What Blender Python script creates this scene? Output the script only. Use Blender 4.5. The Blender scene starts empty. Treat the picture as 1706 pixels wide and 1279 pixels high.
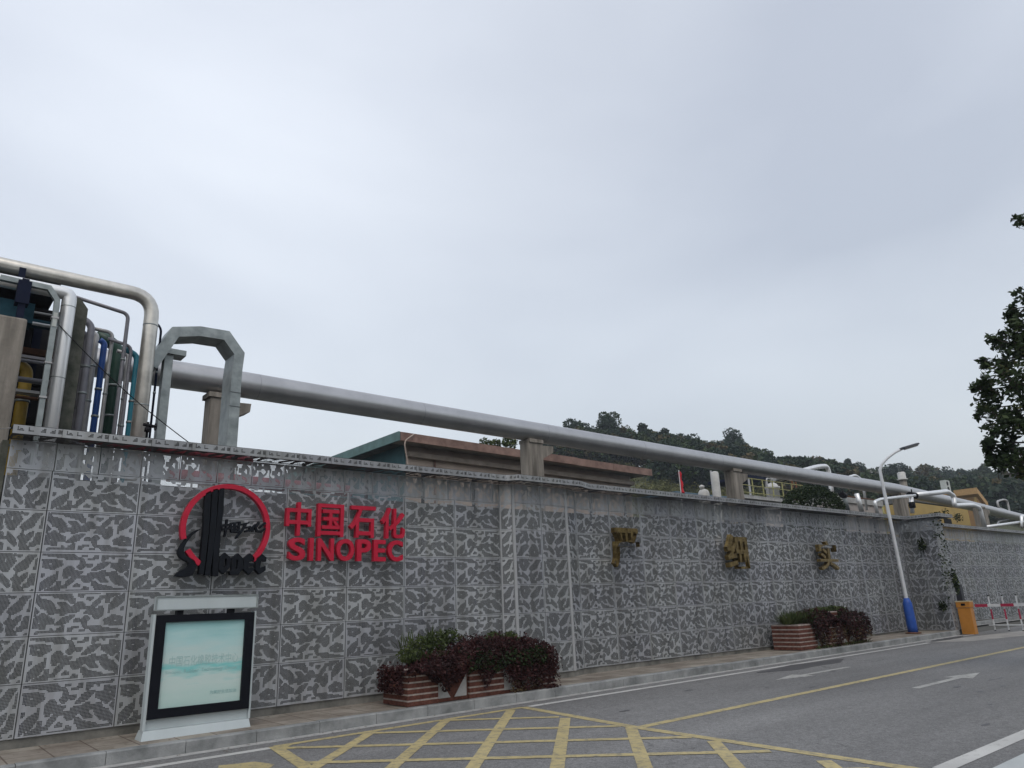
import bpy, bmesh, math, random
import numpy as np
from mathutils import Vector, Matrix
R = math.radians
sc = bpy.context.scene
COL = sc.collection
random.seed(7); RNG = np.random.default_rng(7)

# ------------------------------------------------------------ camera
IW, IH = 1706.0, 1279.0
F = 1222.336
RM = np.array([[0.77103071, -0.15678129, -0.61719629],
               [-0.63577585, -0.24441726, -0.73215386],
               [-0.0360654, 0.95691161, -0.28813097]])
CAM = np.array([0.0, 0.0, 1.774])
cam = bpy.data.cameras.new('camera'); camo = bpy.data.objects.new('camera', cam); COL.objects.link(camo)
m = Matrix.Identity(4)
for i in range(3):
    for j in range(3): m[i][j] = RM[i][j]
    m[i][3] = CAM[i]
camo.matrix_world = m
cam.sensor_width = 36.0; cam.lens = 36.0 * F / IW
cam.clip_start = 0.1; cam.clip_end = 4000
sc.camera = camo

# ------------------------------------------------------------ world: overcast sky
w = bpy.data.worlds.new('World'); sc.world = w; w.use_nodes = True
nt = w.node_tree; N = nt.nodes; L = nt.links; N.clear()
out = N.new('ShaderNodeOutputWorld')
SUN_EL, SUN_AZ = 52.0, 215.0
sky = N.new('ShaderNodeTexSky'); sky.sky_type = 'NISHITA'; sky.sun_disc = False
sky.sun_elevation = R(SUN_EL); sky.sun_rotation = R(SUN_AZ); sky.air_density = 1.5; sky.dust_density = 4
b1 = N.new('ShaderNodeBackground'); b1.inputs[1].default_value = 0.05; L.new(sky.outputs[0], b1.inputs[0])
tc = N.new('ShaderNodeTexCoord'); mp = N.new('ShaderNodeMapping'); mp.inputs['Scale'].default_value = (1.0, 1.0, 2.1)
mp.inputs['Rotation'].default_value = (0.2, 0.35, 0.4)
L.new(tc.outputs['Generated'], mp.inputs[0])
nz = N.new('ShaderNodeTexNoise'); nz.inputs['Scale'].default_value = 1.35; nz.inputs['Detail'].default_value = 5; nz.inputs['Roughness'].default_value = 0.42
nz.inputs['Distortion'].default_value = 0.35
L.new(mp.outputs[0], nz.inputs['Vector'])
cr = N.new('ShaderNodeValToRGB'); L.new(nz.outputs['Fac'], cr.inputs[0])
cr.color_ramp.elements[0].position = 0.33; cr.color_ramp.elements[0].color = (0.50, 0.525, 0.582, 1)
cr.color_ramp.elements[1].position = 0.72; cr.color_ramp.elements[1].color = (0.745, 0.772, 0.815, 1)
# slightly darker toward the horizon
sep = N.new('ShaderNodeSeparateXYZ'); L.new(tc.outputs['Generated'], sep.inputs[0])
mr = N.new('ShaderNodeMapRange'); mr.inputs['From Min'].default_value = 0.0; mr.inputs['From Max'].default_value = 0.6
mr.inputs['To Min'].default_value = 0.82; mr.inputs['To Max'].default_value = 1.0
L.new(sep.outputs['Z'], mr.inputs['Value'])
dt = N.new('ShaderNodeVectorMath'); dt.operation = 'DOT_PRODUCT'; dt.inputs[1].default_value = (-.10, .75, .66); L.new(tc.outputs['Generated'], dt.inputs[0])
mr2 = N.new('ShaderNodeMapRange'); mr2.inputs['From Min'].default_value = .72; mr2.inputs['From Max'].default_value = 1.0; mr2.inputs['To Min'].default_value = .96; mr2.inputs['To Max'].default_value = 1.12
mr2.interpolation_type = 'SMOOTHSTEP'; L.new(dt.outputs['Value'], mr2.inputs['Value'])
ml = N.new('ShaderNodeMath'); ml.operation = 'MULTIPLY'; L.new(mr.outputs[0], ml.inputs[0]); L.new(mr2.outputs[0], ml.inputs[1])
b2 = N.new('ShaderNodeBackground'); L.new(cr.outputs[0], b2.inputs[0]); L.new(ml.outputs[0], b2.inputs[1])
ad = N.new('ShaderNodeAddShader'); L.new(b1.outputs[0], ad.inputs[0]); L.new(b2.outputs[0], ad.inputs[1])
L.new(ad.outputs[0], out.inputs[0])

# ------------------------------------------------------------ sun (overcast)
sl = bpy.data.lights.new('sun', 'SUN'); sl.energy = 0.5; sl.angle = R(25); sl.color = (1.0, 0.97, 0.93)
so = bpy.data.objects.new('sun', sl); COL.objects.link(so)
d = Vector((math.cos(R(SUN_EL)) * math.sin(R(SUN_AZ)), math.cos(R(SUN_EL)) * math.cos(R(SUN_AZ)), math.sin(R(SUN_EL))))
so.rotation_euler = d.to_track_quat('Z', 'Y').to_euler()

sc.view_settings.view_transform = 'Standard'; sc.view_settings.look = 'None'
sc.view_settings.exposure = 0.0; sc.view_settings.gamma = 1.0
sc.cycles.max_bounces = 6; sc.cycles.transparent_max_bounces = 12; sc.cycles.diffuse_bounces = 3
sc.cycles.volume_bounces = 0
sc.cycles.caustics_reflective = False; sc.cycles.caustics_refractive = False

# ------------------------------------------------------------ helpers
def ray(px, py): return RM @ np.array([px - 853.0, -(py - 639.5), -F])
def at(px, py, Y):                       # the point of the vertical plane y = Y seen at a photo pixel
    r = ray(px, py); t = Y / r[1]; return Vector(CAM + r * t)
def atd(px, py, dist):                   # the point at a horizontal distance
    r = ray(px, py); t = dist / math.hypot(r[0], r[1]); return Vector(CAM + r * t)
def g(x): return 0.0055 * (min(max(x, -80.0), 90.0) - 4.0)      # the road climbs gently to the right

def tag(o, label=None, cat=None, group=None, kind=None):
    if label: o['label'] = label
    if cat: o['category'] = cat
    if group: o['group'] = group
    if kind: o['kind'] = kind
    return o
def empty(name, loc, label=None, cat=None, group=None):
    o = bpy.data.objects.new(name, None); COL.objects.link(o); o.location = loc; o.empty_display_size = 0.3
    return tag(o, label, cat, group)
class MB:
    def __init__(s): s.v = []; s.f = []; s.mi = []; s.sm = []; s.uv = None
    def add(s, vs, fs, mi=0, smooth=False):
        b = len(s.v); s.v += [tuple(p) for p in vs]
        for f in fs: s.f.append([b + i for i in f]); s.mi.append(mi); s.sm.append(smooth)
        return s
    def box(s, x0, x1, y0, y1, z0, z1, mi=0, mat=None):
        p = [(x0,y0,z0),(x1,y0,z0),(x1,y1,z0),(x0,y1,z0),(x0,y0,z1),(x1,y0,z1),(x1,y1,z1),(x0,y1,z1)]
        if mat is not None: p = [tuple(mat @ Vector(q)) for q in p]
        return s.add(p, [(0,3,2,1),(4,5,6,7),(0,1,5,4),(1,2,6,5),(2,3,7,6),(3,0,4,7)], mi)
    def hexa(s, p, mi=0): return s.add(p, [(0,3,2,1),(4,5,6,7),(0,1,5,4),(1,2,6,5),(2,3,7,6),(3,0,4,7)], mi)
    def bar(s, a, b, wx, wz=None, up=(0,0,1), mi=0):
        a = Vector(a); b = Vector(b); wz = wz or wx; d = (b - a)
        if d.length < 1e-6: return s
        d.normalize(); u = Vector(up)
        if abs(d.dot(u)) > .98: u = Vector((1,0,0)) if abs(d.x) < .9 else Vector((0,1,0))
        r = d.cross(u).normalized(); u = r.cross(d).normalized()
        r *= wx / 2; u *= wz / 2
        return s.hexa([a-r-u, a+r-u, b+r-u, b-r-u, a-r+u, a+r+u, b+r+u, b-r+u], mi)
    def tube(s, pts, r, n=14, mi=0, cap=True, bend=None, smooth=True, segs=7):
        P = [Vector(p) for p in pts]
        rs = r if isinstance(r, (list, tuple)) else None
        if bend:
            Q = [P[0]]
            for i in range(1, len(P) - 1):
                a, c, b = P[i-1], P[i], P[i+1]
                bd = min(bend, (a-c).length * .48, (b-c).length * .48)
                p0 = c + (a-c).normalized() * bd; p1 = c + (b-c).normalized() * bd
                for k in range(segs + 1):
                    t = k / segs; Q.append(p0 * (1-t)**2 + c * 2*t*(1-t) + p1 * t*t)
            Q.append(P[-1]); P = Q
            r0 = r
            rs = None
        T = []
        for i in range(len(P)):
            t = (P[min(i+1, len(P)-1)] - P[max(i-1, 0)]); T.append(t.normalized())
        u = Vector((0,0,1)) if abs(T[0].z) < .9 else Vector((1,0,0))
        b = len(s.v)
        for i, p in enumerate(P):
            sd = T[i].cross(u)
            if sd.length < 1e-5: u = Vector((1,0,0)); sd = T[i].cross(u)
            sd.normalize(); u = sd.cross(T[i]).normalized()
            rr = rs[i] if rs else r
            for k in range(n):
                a = 2*math.pi*k/n; s.v.append(tuple(p + sd*(math.cos(a)*rr) + u*(math.sin(a)*rr)))
        for i in range(len(P)-1):
            for k in range(n):
                k2 = (k+1) % n
                s.f.append([b+i*n+k, b+(i+1)*n+k, b+(i+1)*n+k2, b+i*n+k2]); s.mi.append(mi); s.sm.append(smooth)
        if cap:
            s.f.append([b+k for k in range(n)]); s.mi.append(mi); s.sm.append(False)
            e = b+(len(P)-1)*n; s.f.append([e+k for k in reversed(range(n))]); s.mi.append(mi); s.sm.append(False)
        return s
    def lathe(s, c, prof, n=24, mi=0):     # prof: list of (radius, z)
        b = len(s.v)
        for r, z in prof:
            for k in range(n):
                a = 2*math.pi*k/n; s.v.append((c[0]+r*math.cos(a), c[1]+r*math.sin(a), c[2]+z))
        for i in range(len(prof)-1):
            for k in range(n):
                k2 = (k+1) % n; s.f.append([b+i*n+k, b+i*n+k2, b+(i+1)*n+k2, b+(i+1)*n+k]); s.mi.append(mi); s.sm.append(True)
        s.f.append([b+k for k in reversed(range(n))]); s.mi.append(mi); s.sm.append(False)
        e = b+(len(prof)-1)*n; s.f.append([e+k for k in range(n)]); s.mi.append(mi); s.sm.append(False)
        return s
    def build(s, name, mats, parent=None, origin=None, bevel=0):
        me = bpy.data.meshes.new(name)
        v = s.v
        if origin is not None: o_ = Vector(origin); v = [tuple(Vector(p) - o_) for p in v]
        me.from_pydata(v, [], s.f)
        if not isinstance(mats, (list, tuple)): mats = [mats]
        for q in mats: me.materials.append(q)
        me.polygons.foreach_set('material_index', s.mi); me.polygons.foreach_set('use_smooth', s.sm)
        me.update()
        ob = bpy.data.objects.new(name, me); COL.objects.link(ob)
        if origin is not None: ob.location = origin
        if parent is not None:
            ob.parent = parent
            pl = Vector((0,0,0)); q = parent
            while q is not None: pl = pl + q.location; q = q.parent
            ob.location = Vector(ob.location) - pl
        if bevel:
            bm = bmesh.new(); bm.from_mesh(me)
            bmesh.ops.bevel(bm, geom=bm.edges[:], offset=bevel, segments=2, affect='EDGES', profile=.5)
            bm.to_mesh(me); bm.free()
        return ob

def mat(name, col, rough=.6, metal=0., var=.12, scale=3., bump=0., bscale=30., col2=None, spec=.5, streak=False, rvar=.1, detail=6):
    m = bpy.data.materials.new(name); m.use_nodes = True; t = m.node_tree; n = t.nodes; l = t.links
    p = n['Principled BSDF']; p.inputs['Metallic'].default_value = metal; p.inputs['Specular IOR Level'].default_value = spec
    c = n.new('ShaderNodeTexCoord'); mpn = n.new('ShaderNodeMapping'); l.new(c.outputs['Object'], mpn.inputs[0])
    if streak: mpn.inputs['Scale'].default_value = (1, 1, .12)
    z = n.new('ShaderNodeTexNoise'); z.inputs['Scale'].default_value = scale; z.inputs['Detail'].default_value = detail; z.inputs['Roughness'].default_value = .62
    l.new(mpn.outputs[0], z.inputs['Vector'])
    r = n.new('ShaderNodeValToRGB'); l.new(z.outputs['Fac'], r.inputs[0])
    c1 = tuple(x*(1-var) for x in col); c2 = col2 if col2 else tuple(min(1, x*(1+var)) for x in col)
    r.color_ramp.elements[0].position = .32; r.color_ramp.elements[1].position = .68
    r.color_ramp.elements[0].color = (*c1, 1); r.color_ramp.elements[1].color = (*c2, 1)
    l.new(r.outputs[0], p.inputs['Base Color'])
    mr = n.new('ShaderNodeMapRange'); l.new(z.outputs['Fac'], mr.inputs['Value'])
    mr.inputs['To Min'].default_value = max(0, rough-rvar); mr.inputs['To Max'].default_value = min(1, rough+rvar)
    l.new(mr.outputs[0], p.inputs['Roughness'])
    if bump:
        z2 = n.new('ShaderNodeTexNoise'); z2.inputs['Scale'].default_value = bscale; z2.inputs['Detail'].default_value = 4
        l.new(c.outputs['Object'], z2.inputs['Vector'])
        b = n.new('ShaderNodeBump'); b.inputs['Strength'].default_value = bump; b.inputs['Distance'].default_value = .02
        l.new(z2.outputs['Fac'], b.inputs['Height']); l.new(b.outputs[0], p.inputs['Normal'])
    return m

def leaf_mat(name, c1, c2, c3=None, scale=2.2, fine=14.):
    m = bpy.data.materials.new(name); m.use_nodes = True; t = m.node_tree; n = t.nodes; l = t.links
    p = n['Principled BSDF']; p.inputs['Roughness'].default_value = .62; p.inputs['Specular IOR Level'].default_value = .25
    g_ = n.new('ShaderNodeNewGeometry')
    z = n.new('ShaderNodeTexNoise'); z.inputs['Scale'].default_value = scale; z.inputs['Detail'].default_value = 3
    c = n.new('ShaderNodeTexCoord'); l.new(c.outputs['Object'], z.inputs['Vector'])
    mx0 = n.new('ShaderNodeMath'); mx0.operation = 'MULTIPLY_ADD'; mx0.inputs[1].default_value = .45
    l.new(g_.outputs['Random Per Island'], mx0.inputs[0])
    sb = n.new('ShaderNodeMath'); sb.operation = 'MULTIPLY_ADD'; sb.inputs[1].default_value = 1.3; sb.inputs[2].default_value = -.38
    l.new(z.outputs['Fac'], sb.inputs[0]); l.new(sb.outputs[0], mx0.inputs[2])
    r = n.new('ShaderNodeValToRGB'); l.new(mx0.outputs[0], r.inputs[0])
    r.color_ramp.elements[0].position = .15; r.color_ramp.elements[1].position = .8
    r.color_ramp.elements[0].color = (*c1, 1); r.color_ramp.elements[1].color = (*c2, 1)
    if c3:
        e = r.color_ramp.elements.new(.97); e.color = (*c3, 1)
    l.new(r.outputs[0], p.inputs['Base Color'])
    tr = n.new('ShaderNodeBsdfTranslucent'); l.new(r.outputs[0], tr.inputs['Color'])
    mx = n.new('ShaderNodeMixShader'); mx.inputs[0].default_value = .2
    l.new(p.outputs[0], mx.inputs[1]); l.new(tr.outputs[0], mx.inputs[2]); l.new(mx.outputs[0], n['Material Output'].inputs[0])
    return m

# ------------------------------------------------------------ materials
M = {}
def ground_mat():
    m = bpy.data.materials.new('asphalt'); m.use_nodes = True; t = m.node_tree; n = t.nodes; l = t.links
    p = n['Principled BSDF']; p.inputs['Specular IOR Level'].default_value = .35
    c = n.new('ShaderNodeTexCoord')
    big = n.new('ShaderNodeTexNoise'); big.inputs['Scale'].default_value = .35; big.inputs['Detail'].default_value = 5
    mp = n.new('ShaderNodeMapping'); mp.inputs['Scale'].default_value = (.45, 1.3, 1); l.new(c.outputs['Object'], mp.inputs[0]); l.new(mp.outputs[0], big.inputs['Vector'])
    fine = n.new('ShaderNodeTexVoronoi'); fine.inputs['Scale'].default_value = 75; l.new(c.outputs['Object'], fine.inputs['Vector'])
    mid = n.new('ShaderNodeTexNoise'); mid.inputs['Scale'].default_value = 14; mid.inputs['Detail'].default_value = 6; l.new(c.outputs['Object'], mid.inputs['Vector'])
    r1 = n.new('ShaderNodeValToRGB'); l.new(big.outputs['Fac'], r1.inputs[0])
    r1.color_ramp.elements[0].position = .3; r1.color_ramp.elements[1].position = .7
    r1.color_ramp.elements[0].color = (.142,.142,.141,1); r1.color_ramp.elements[1].color = (.212,.212,.210,1)
    r2 = n.new('ShaderNodeValToRGB'); l.new(fine.outputs['Color'], r2.inputs[0])
    r2.color_ramp.elements[0].position = 0; r2.color_ramp.elements[1].position = 1
    r2.color_ramp.elements[0].color = (.62,.62,.62,1); r2.color_ramp.elements[1].color = (1.4,1.4,1.4,1)
    mx = n.new('ShaderNodeMix'); mx.data_type = 'RGBA'; mx.blend_type = 'MULTIPLY'; mx.inputs[0].default_value = 1
    l.new(r1.outputs[0], mx.inputs[6]); l.new(r2.outputs[0], mx.inputs[7])
    r3 = n.new('ShaderNodeValToRGB'); l.new(mid.outputs['Fac'], r3.inputs[0])
    r3.color_ramp.elements[0].position = .35; r3.color_ramp.elements[1].position = .65
    r3.color_ramp.elements[0].color = (.86,.86,.86,1); r3.color_ramp.elements[1].color = (1.1,1.1,1.1,1)
    mx2 = n.new('ShaderNodeMix'); mx2.data_type = 'RGBA'; mx2.blend_type = 'MULTIPLY'; mx2.inputs[0].default_value = 1
    l.new(mx.outputs[2], mx2.inputs[6]); l.new(r3.outputs[0], mx2.inputs[7]); l.new(mx2.outputs[2], p.inputs['Base Color'])
    vd = n.new('ShaderNodeTexVoronoi'); vd.feature = 'DISTANCE_TO_EDGE'; vd.inputs['Scale'].default_value = .42
    wz = n.new('ShaderNodeTexNoise'); wz.inputs['Scale'].default_value = 1.4; wz.inputs['Detail'].default_value = 6; l.new(c.outputs['Object'], wz.inputs['Vector'])
    wv = n.new('ShaderNodeVectorMath'); wv.operation = 'MULTIPLY_ADD'; wv.inputs[1].default_value = (1.3,1.3,0); l.new(wz.outputs['Color'], wv.inputs[0]); l.new(c.outputs['Object'], wv.inputs[2]); l.new(wv.outputs[0], vd.inputs['Vector'])
    cm = n.new('ShaderNodeMapRange'); cm.inputs['From Min'].default_value = .0; cm.inputs['From Max'].default_value = .007; cm.inputs['To Min'].default_value = .62; cm.inputs['To Max'].default_value = 1; l.new(vd.outputs['Distance'], cm.inputs['Value'])
    mk = n.new('ShaderNodeMapRange'); mk.inputs['From Min'].default_value = .5; mk.inputs['From Max'].default_value = .58; l.new(big.outputs['Fac'], mk.inputs['Value'])
    mxx_ = n.new('ShaderNodeMix'); mxx_.data_type = 'FLOAT'; mxx_.inputs[2].default_value = 1; l.new(mk.outputs[0], mxx_.inputs[0]); l.new(cm.outputs[0], mxx_.inputs[3])
    tw = n.new('ShaderNodeTexNoise'); tw.inputs['Scale'].default_value = 1.0; tw.inputs['Detail'].default_value = 3; mt_ = n.new('ShaderNodeMapping'); mt_.inputs['Scale'].default_value = (.03, 1.15, 1); l.new(c.outputs['Object'], mt_.inputs[0]); l.new(mt_.outputs[0], tw.inputs['Vector'])
    tm = n.new('ShaderNodeMapRange'); tm.inputs['From Min'].default_value = .35; tm.inputs['From Max'].default_value = .65; tm.inputs['To Min'].default_value = .88; tm.inputs['To Max'].default_value = 1.08; l.new(tw.outputs['Fac'], tm.inputs['Value'])
    pm = n.new('ShaderNodeMath'); pm.operation = 'MULTIPLY'; l.new(mxx_.outputs[0], pm.inputs[0]); l.new(tm.outputs[0], pm.inputs[1])
    sc2 = n.new('ShaderNodeVectorMath'); sc2.operation = 'SCALE'; l.new(mx2.outputs[2], sc2.inputs[0]); l.new(pm.outputs[0], sc2.inputs['Scale']); l.new(sc2.outputs[0], p.inputs['Base Color'])
    p.inputs['Roughness'].default_value = .8
    b = n.new('ShaderNodeBump'); b.inputs['Strength'].default_value = .35; b.inputs['Distance'].default_value = .01
    l.new(fine.outputs['Distance'], b.inputs['Height']); l.new(b.outputs[0], p.inputs['Normal'])
    return m
M['asphalt'] = ground_mat()
def paint_mat(name, col, wear):
    m = bpy.data.materials.new(name); m.use_nodes = True; t = m.node_tree; n = t.nodes; l = t.links
    p = n['Principled BSDF']; p.inputs['Roughness'].default_value = .7
    c = n.new('ShaderNodeTexCoord')
    z = n.new('ShaderNodeTexNoise'); z.inputs['Scale'].default_value = 9; z.inputs['Detail'].default_value = 10; z.inputs['Roughness'].default_value = .75
    l.new(c.outputs['Object'], z.inputs['Vector'])
    r = n.new('ShaderNodeValToRGB'); l.new(z.outputs['Fac'], r.inputs[0])
    r.color_ramp.elements[0].position = wear - .10; r.color_ramp.elements[1].position = wear + .10
    r.color_ramp.elements[0].color = (.17,.165,.15,1); r.color_ramp.elements[1].color = (*col, 1)
    z2 = n.new('ShaderNodeTexNoise'); z2.inputs['Scale'].default_value = 1.2; z2.inputs['Detail'].default_value = 4; l.new(c.outputs['Object'], z2.inputs['Vector'])
    r2 = n.new('ShaderNodeValToRGB'); l.new(z2.outputs['Fac'], r2.inputs[0])
    r2.color_ramp.elements[0].position = .3; r2.color_ramp.elements[1].position = .7
    r2.color_ramp.elements[0].color = (.78,.78,.78,1); r2.color_ramp.elements[1].color = (1,1,1,1)
    mx = n.new('ShaderNodeMix'); mx.data_type = 'RGBA'; mx.blend_type = 'MULTIPLY'; mx.inputs[0].default_value = 1
    l.new(r.outputs[0], mx.inputs[6]); l.new(r2.outputs[0], mx.inputs[7]); l.new(mx.outputs[2], p.inputs['Base Color'])
    return m
M['ypaint'] = paint_mat('yellow_road_paint', (.50,.415,.20), .42)
M['wpaint'] = paint_mat('white_road_paint', (.56,.56,.54), .35)
M['wpaint_old'] = paint_mat('worn_white_road_paint', (.42,.42,.40), .42)
M['gutter'] = mat('gutter_concrete', (.38,.38,.37), .85, var=.2, scale=5, bump=.2)
M['patch'] = mat('pale_road_patch', (.30,.29,.27), .85, var=.25, scale=2.5)
M['damp'] = mat('damp_asphalt', (.075,.075,.078), .55, var=.15, scale=6)
M['kerb'] = mat('kerb_granite', (.21,.225,.225), .8, var=.35, scale=2.4, bump=.25, bscale=60, col2=(.34,.35,.35))
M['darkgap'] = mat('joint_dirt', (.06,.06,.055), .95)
M['plinth'] = mat('plinth_concrete', (.17,.17,.155), .9, var=.4, scale=2.2, bump=.3, col2=(.27,.265,.24))
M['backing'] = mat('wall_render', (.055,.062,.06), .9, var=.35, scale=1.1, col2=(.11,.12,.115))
M['alu'] = mat('painted_metal', (.47,.48,.49), .42, .35, var=.06, scale=.8, rvar=.06)
M['alu_dark'] = mat('dark_metal_trim', (.07,.072,.075), .35, .3)
M['galv'] = mat('galvanised_steel', (.24,.275,.275), .5, .45, var=.22, scale=4, col2=(.36,.40,.40))
M['bigpipe'] = mat('silver_paint', (.46,.46,.465), .36, .8, var=.10, scale=1.6, rvar=.08, bump=.04, bscale=6)
M['beigepipe'] = mat('weathered_cladding', (.60,.58,.53), .34, .7, var=.16, scale=5, rvar=.1, bump=.08, bscale=9)
M['silver'] = mat('bright_cladding', (.80,.81,.81), .34, .6, var=.05, scale=2, rvar=.03)
M['greypipe'] = mat('grey_pipe_paint', (.25,.25,.28), .45, .2, var=.15, scale=5)
M['lightgrey'] = mat('light_grey_pipe', (.40,.40,.40), .45, .3, var=.15, scale=5)
M['blue'] = mat('blue_paint', (.018,.085,.33), .45, var=.15, scale=4)
M['teal'] = mat('teal_paint', (.03,.22,.30), .45, var=.15, scale=4)
M['green'] = mat('green_paint', (.014,.055,.038), .45, var=.2, scale=4)
M['yellowp'] = mat('yellow_pipe_paint', (.36,.235,.025), .5, var=.2, scale=4)
M['redp'] = mat('red_pipe_paint', (.22,.018,.03), .5, var=.2, scale=4)
M['black'] = mat('black_iron', (.008,.008,.010), .6, 0, spec=.15)
M['navy'] = mat('navy_steel', (.006,.010,.028), .7, spec=.15)
M['tealdk'] = mat('blue_green_steel', (.022,.065,.09), .8, var=.3, scale=4, spec=.15)
M['conc'] = mat('old_concrete', (.19,.17,.14), .92, var=.5, scale=4.5, bump=.4, bscale=18, col2=(.33,.30,.26), streak=True)
M['mossy'] = mat('mossy_concrete', (.065,.075,.055), .95, var=.4, scale=3.2, bump=.4, bscale=18, col2=(.13,.13,.11))
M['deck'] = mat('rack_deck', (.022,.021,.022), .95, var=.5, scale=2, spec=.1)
M['rust'] = mat('rusty_steel', (.13,.055,.025), .85, var=.4, scale=3)
M['redsign'] = mat('red_letter_paint', (.46,.010,.035), .45, var=.07, scale=6, col2=(.52,.016,.05), spec=.3)
M['blacksign'] = mat('black_letter_paint', (.006,.008,.012), .7, var=.2, scale=6, spec=.2)
M['gold'] = mat('aged_brass', (.19,.125,.045), .36, .8, var=.5, scale=7, col2=(.38,.28,.11), rvar=.15, bump=.15, bscale=12)
M['whitebox'] = mat('white_enamel', (.47,.53,.545), .35, var=.05, scale=3, bump=.02, streak=True)
M['frameblk'] = mat('black_frame', (.005,.006,.010), .5, spec=.15)
M['brick'] = mat('red_brick', (.105,.040,.030), .9, var=.35, scale=14, bump=.3, col2=(.165,.07,.052), spec=.2)
M['stripe'] = mat('pale_stripe_tile', (.36,.31,.28), .7, var=.35, scale=9)
M['mosaic'] = mat('white_mosaic', (.42,.415,.405), .6, var=.12, scale=20)
M['soil'] = mat('soil', (.05,.035,.025), .95)
M['lampwhite'] = mat('white_pole_paint', (.62,.64,.66), .4, var=.08, scale=4)
M['lampgrey'] = mat('lamp_grey', (.045,.05,.06), .5, 0, spec=.25)
M['bluesleeve'] = mat('blue_sleeve', (.014,.075,.36), .5, var=.15, scale=5)
M['orange'] = mat('orange_enamel', (.52,.22,.035), .45, var=.1, scale=3)
M['orange_top'] = mat('pale_lid', (.62,.52,.30), .5)
M['boomwhite'] = mat('boom_white', (.62,.64,.65), .45)
M['boomred'] = mat('boom_red', (.36,.02,.06), .45)
M['pinkwall'] = mat('stained_pink_render', (.40,.32,.265), .9, var=.16, scale=.9, col2=(.46,.38,.32), streak=False)
M['tealwall'] = mat('teal_render', (.05,.125,.14), .85, var=.2, scale=1)
M['tealfascia'] = mat('teal_fascia', (.11,.19,.185), .8, var=.2, scale=2)
M['fascia'] = mat('brown_fascia', (.20,.115,.09), .9, var=.35, scale=1.6, col2=(.29,.19,.155))
M['soffit'] = mat('soffit', (.26,.22,.185), .9, var=.3, scale=1.5)
M['roofing'] = mat('roof_felt', (.10,.10,.095), .95, var=.4)
M['tank'] = mat('pale_tank', (.50,.46,.43), .7, var=.08, scale=.6)
M['vessel'] = mat('vessel_white', (.46,.46,.44), .5, var=.18, scale=2)
M['railyel'] = mat('yellow_rail', (.30,.29,.11), .6)
M['yelwall'] = mat('yellow_render', (.40,.285,.10), .85, var=.12, scale=.7)
M['yelroof'] = mat('tan_roof_trim', (.45,.28,.12), .8, var=.1)
M['ochre'] = mat('ochre_cladding', (.30,.175,.07), .8, var=.15, scale=1)
M['bluepipe2'] = mat('blue_grey_pipe', (.09,.16,.22), .5)
M['flag'] = mat('red_cloth', (.55,.015,.03), .8)
M['acwhite'] = mat('ac_white', (.50,.53,.50), .6)
M['bark'] = mat('bark', (.07,.055,.045), .95, var=.3, scale=8)
M['barepale'] = mat('bare_twigs', (.16,.15,.135), .95)
M['earth'] = mat('hillside_ground', (.045,.055,.028), .98, var=.45, scale=.05, col2=(.085,.09,.038))
M['yard'] = mat('yard_ground', (.10,.10,.09), .95, var=.3, scale=.5)
M['slabpale'] = mat('pale_concrete_kerb', (.42,.45,.45), .8, var=.12, scale=1.5)
M['l_hill'] = leaf_mat('hill_foliage', (.014,.032,.011), (.055,.085,.026), (.13,.13,.04), scale=.35)
M['l_hill2'] = leaf_mat('hill_foliage_warm', (.04,.038,.014), (.11,.09,.035), (.17,.11,.045), scale=.3)
M['l_hill3'] = leaf_mat('hill_foliage_dark', (.010,.024,.015), (.034,.062,.032), (.08,.11,.05), scale=.4)
M['l_grass'] = leaf_mat('slope_shrubs', (.05,.062,.018), (.16,.16,.055), (.26,.23,.09), scale=.3)
M['l_near'] = leaf_mat('camphor_leaves', (.014,.028,.011), (.048,.074,.026), (.13,.10,.035), scale=.9)
M['l_bush'] = leaf_mat('dark_bush_leaves', (.010,.022,.008), (.030,.050,.016), (.05,.07,.02), scale=1.5)
M['l_red'] = leaf_mat('purple_creeper_leaves', (.022,.010,.011), (.070,.025,.026), (.13,.060,.038), scale=3)
M['l_green'] = leaf_mat('bright_shrub_leaves', (.035,.055,.018), (.105,.135,.045), (.18,.19,.05), scale=3)
M['l_dry'] = leaf_mat('dry_stems', (.07,.05,.03), (.15,.11,.06), None, scale=3)

def paving_mat():
    m = bpy.data.materials.new('sidewalk_paving'); m.use_nodes = True; t = m.node_tree; n = t.nodes; l = t.links
    p = n['Principled BSDF']; p.inputs['Roughness'].default_value = .85
    c = n.new('ShaderNodeTexCoord')
    b = n.new('ShaderNodeTexBrick'); l.new(c.outputs['Object'], b.inputs['Vector'])
    b.inputs['Scale'].default_value = 1; b.inputs['Brick Width'].default_value = .5; b.inputs['Row Height'].default_value = .5
    b.inputs['Mortar Size'].default_value = .012; b.inputs['Mortar Smooth'].default_value = .3; b.offset = 0
    b.inputs['Color1'].default_value = (.28,.25,.22,1); b.inputs['Color2'].default_value = (.35,.325,.285,1); b.inputs['Mortar'].default_value = (.14,.11,.09,1)
    z = n.new('ShaderNodeTexNoise'); z.inputs['Scale'].default_value = 1.6; z.inputs['Detail'].default_value = 8; z.inputs['Roughness'].default_value = .7; l.new(c.outputs['Object'], z.inputs['Vector'])
    r = n.new('ShaderNodeValToRGB'); l.new(z.outputs['Fac'], r.inputs[0])
    r.color_ramp.elements[0].position = .35; r.color_ramp.elements[1].position = .65
    r.color_ramp.elements[0].color = (.5,.46,.42,1); r.color_ramp.elements[1].color = (1.05,1.05,1.02,1)
    mx = n.new('ShaderNodeMix'); mx.data_type = 'RGBA'; mx.blend_type = 'MULTIPLY'; mx.inputs[0].default_value = 1
    l.new(b.outputs['Color'], mx.inputs[6]); l.new(r.outputs[0], mx.inputs[7]); l.new(mx.outputs[2], p.inputs['Base Color'])
    return m
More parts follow.
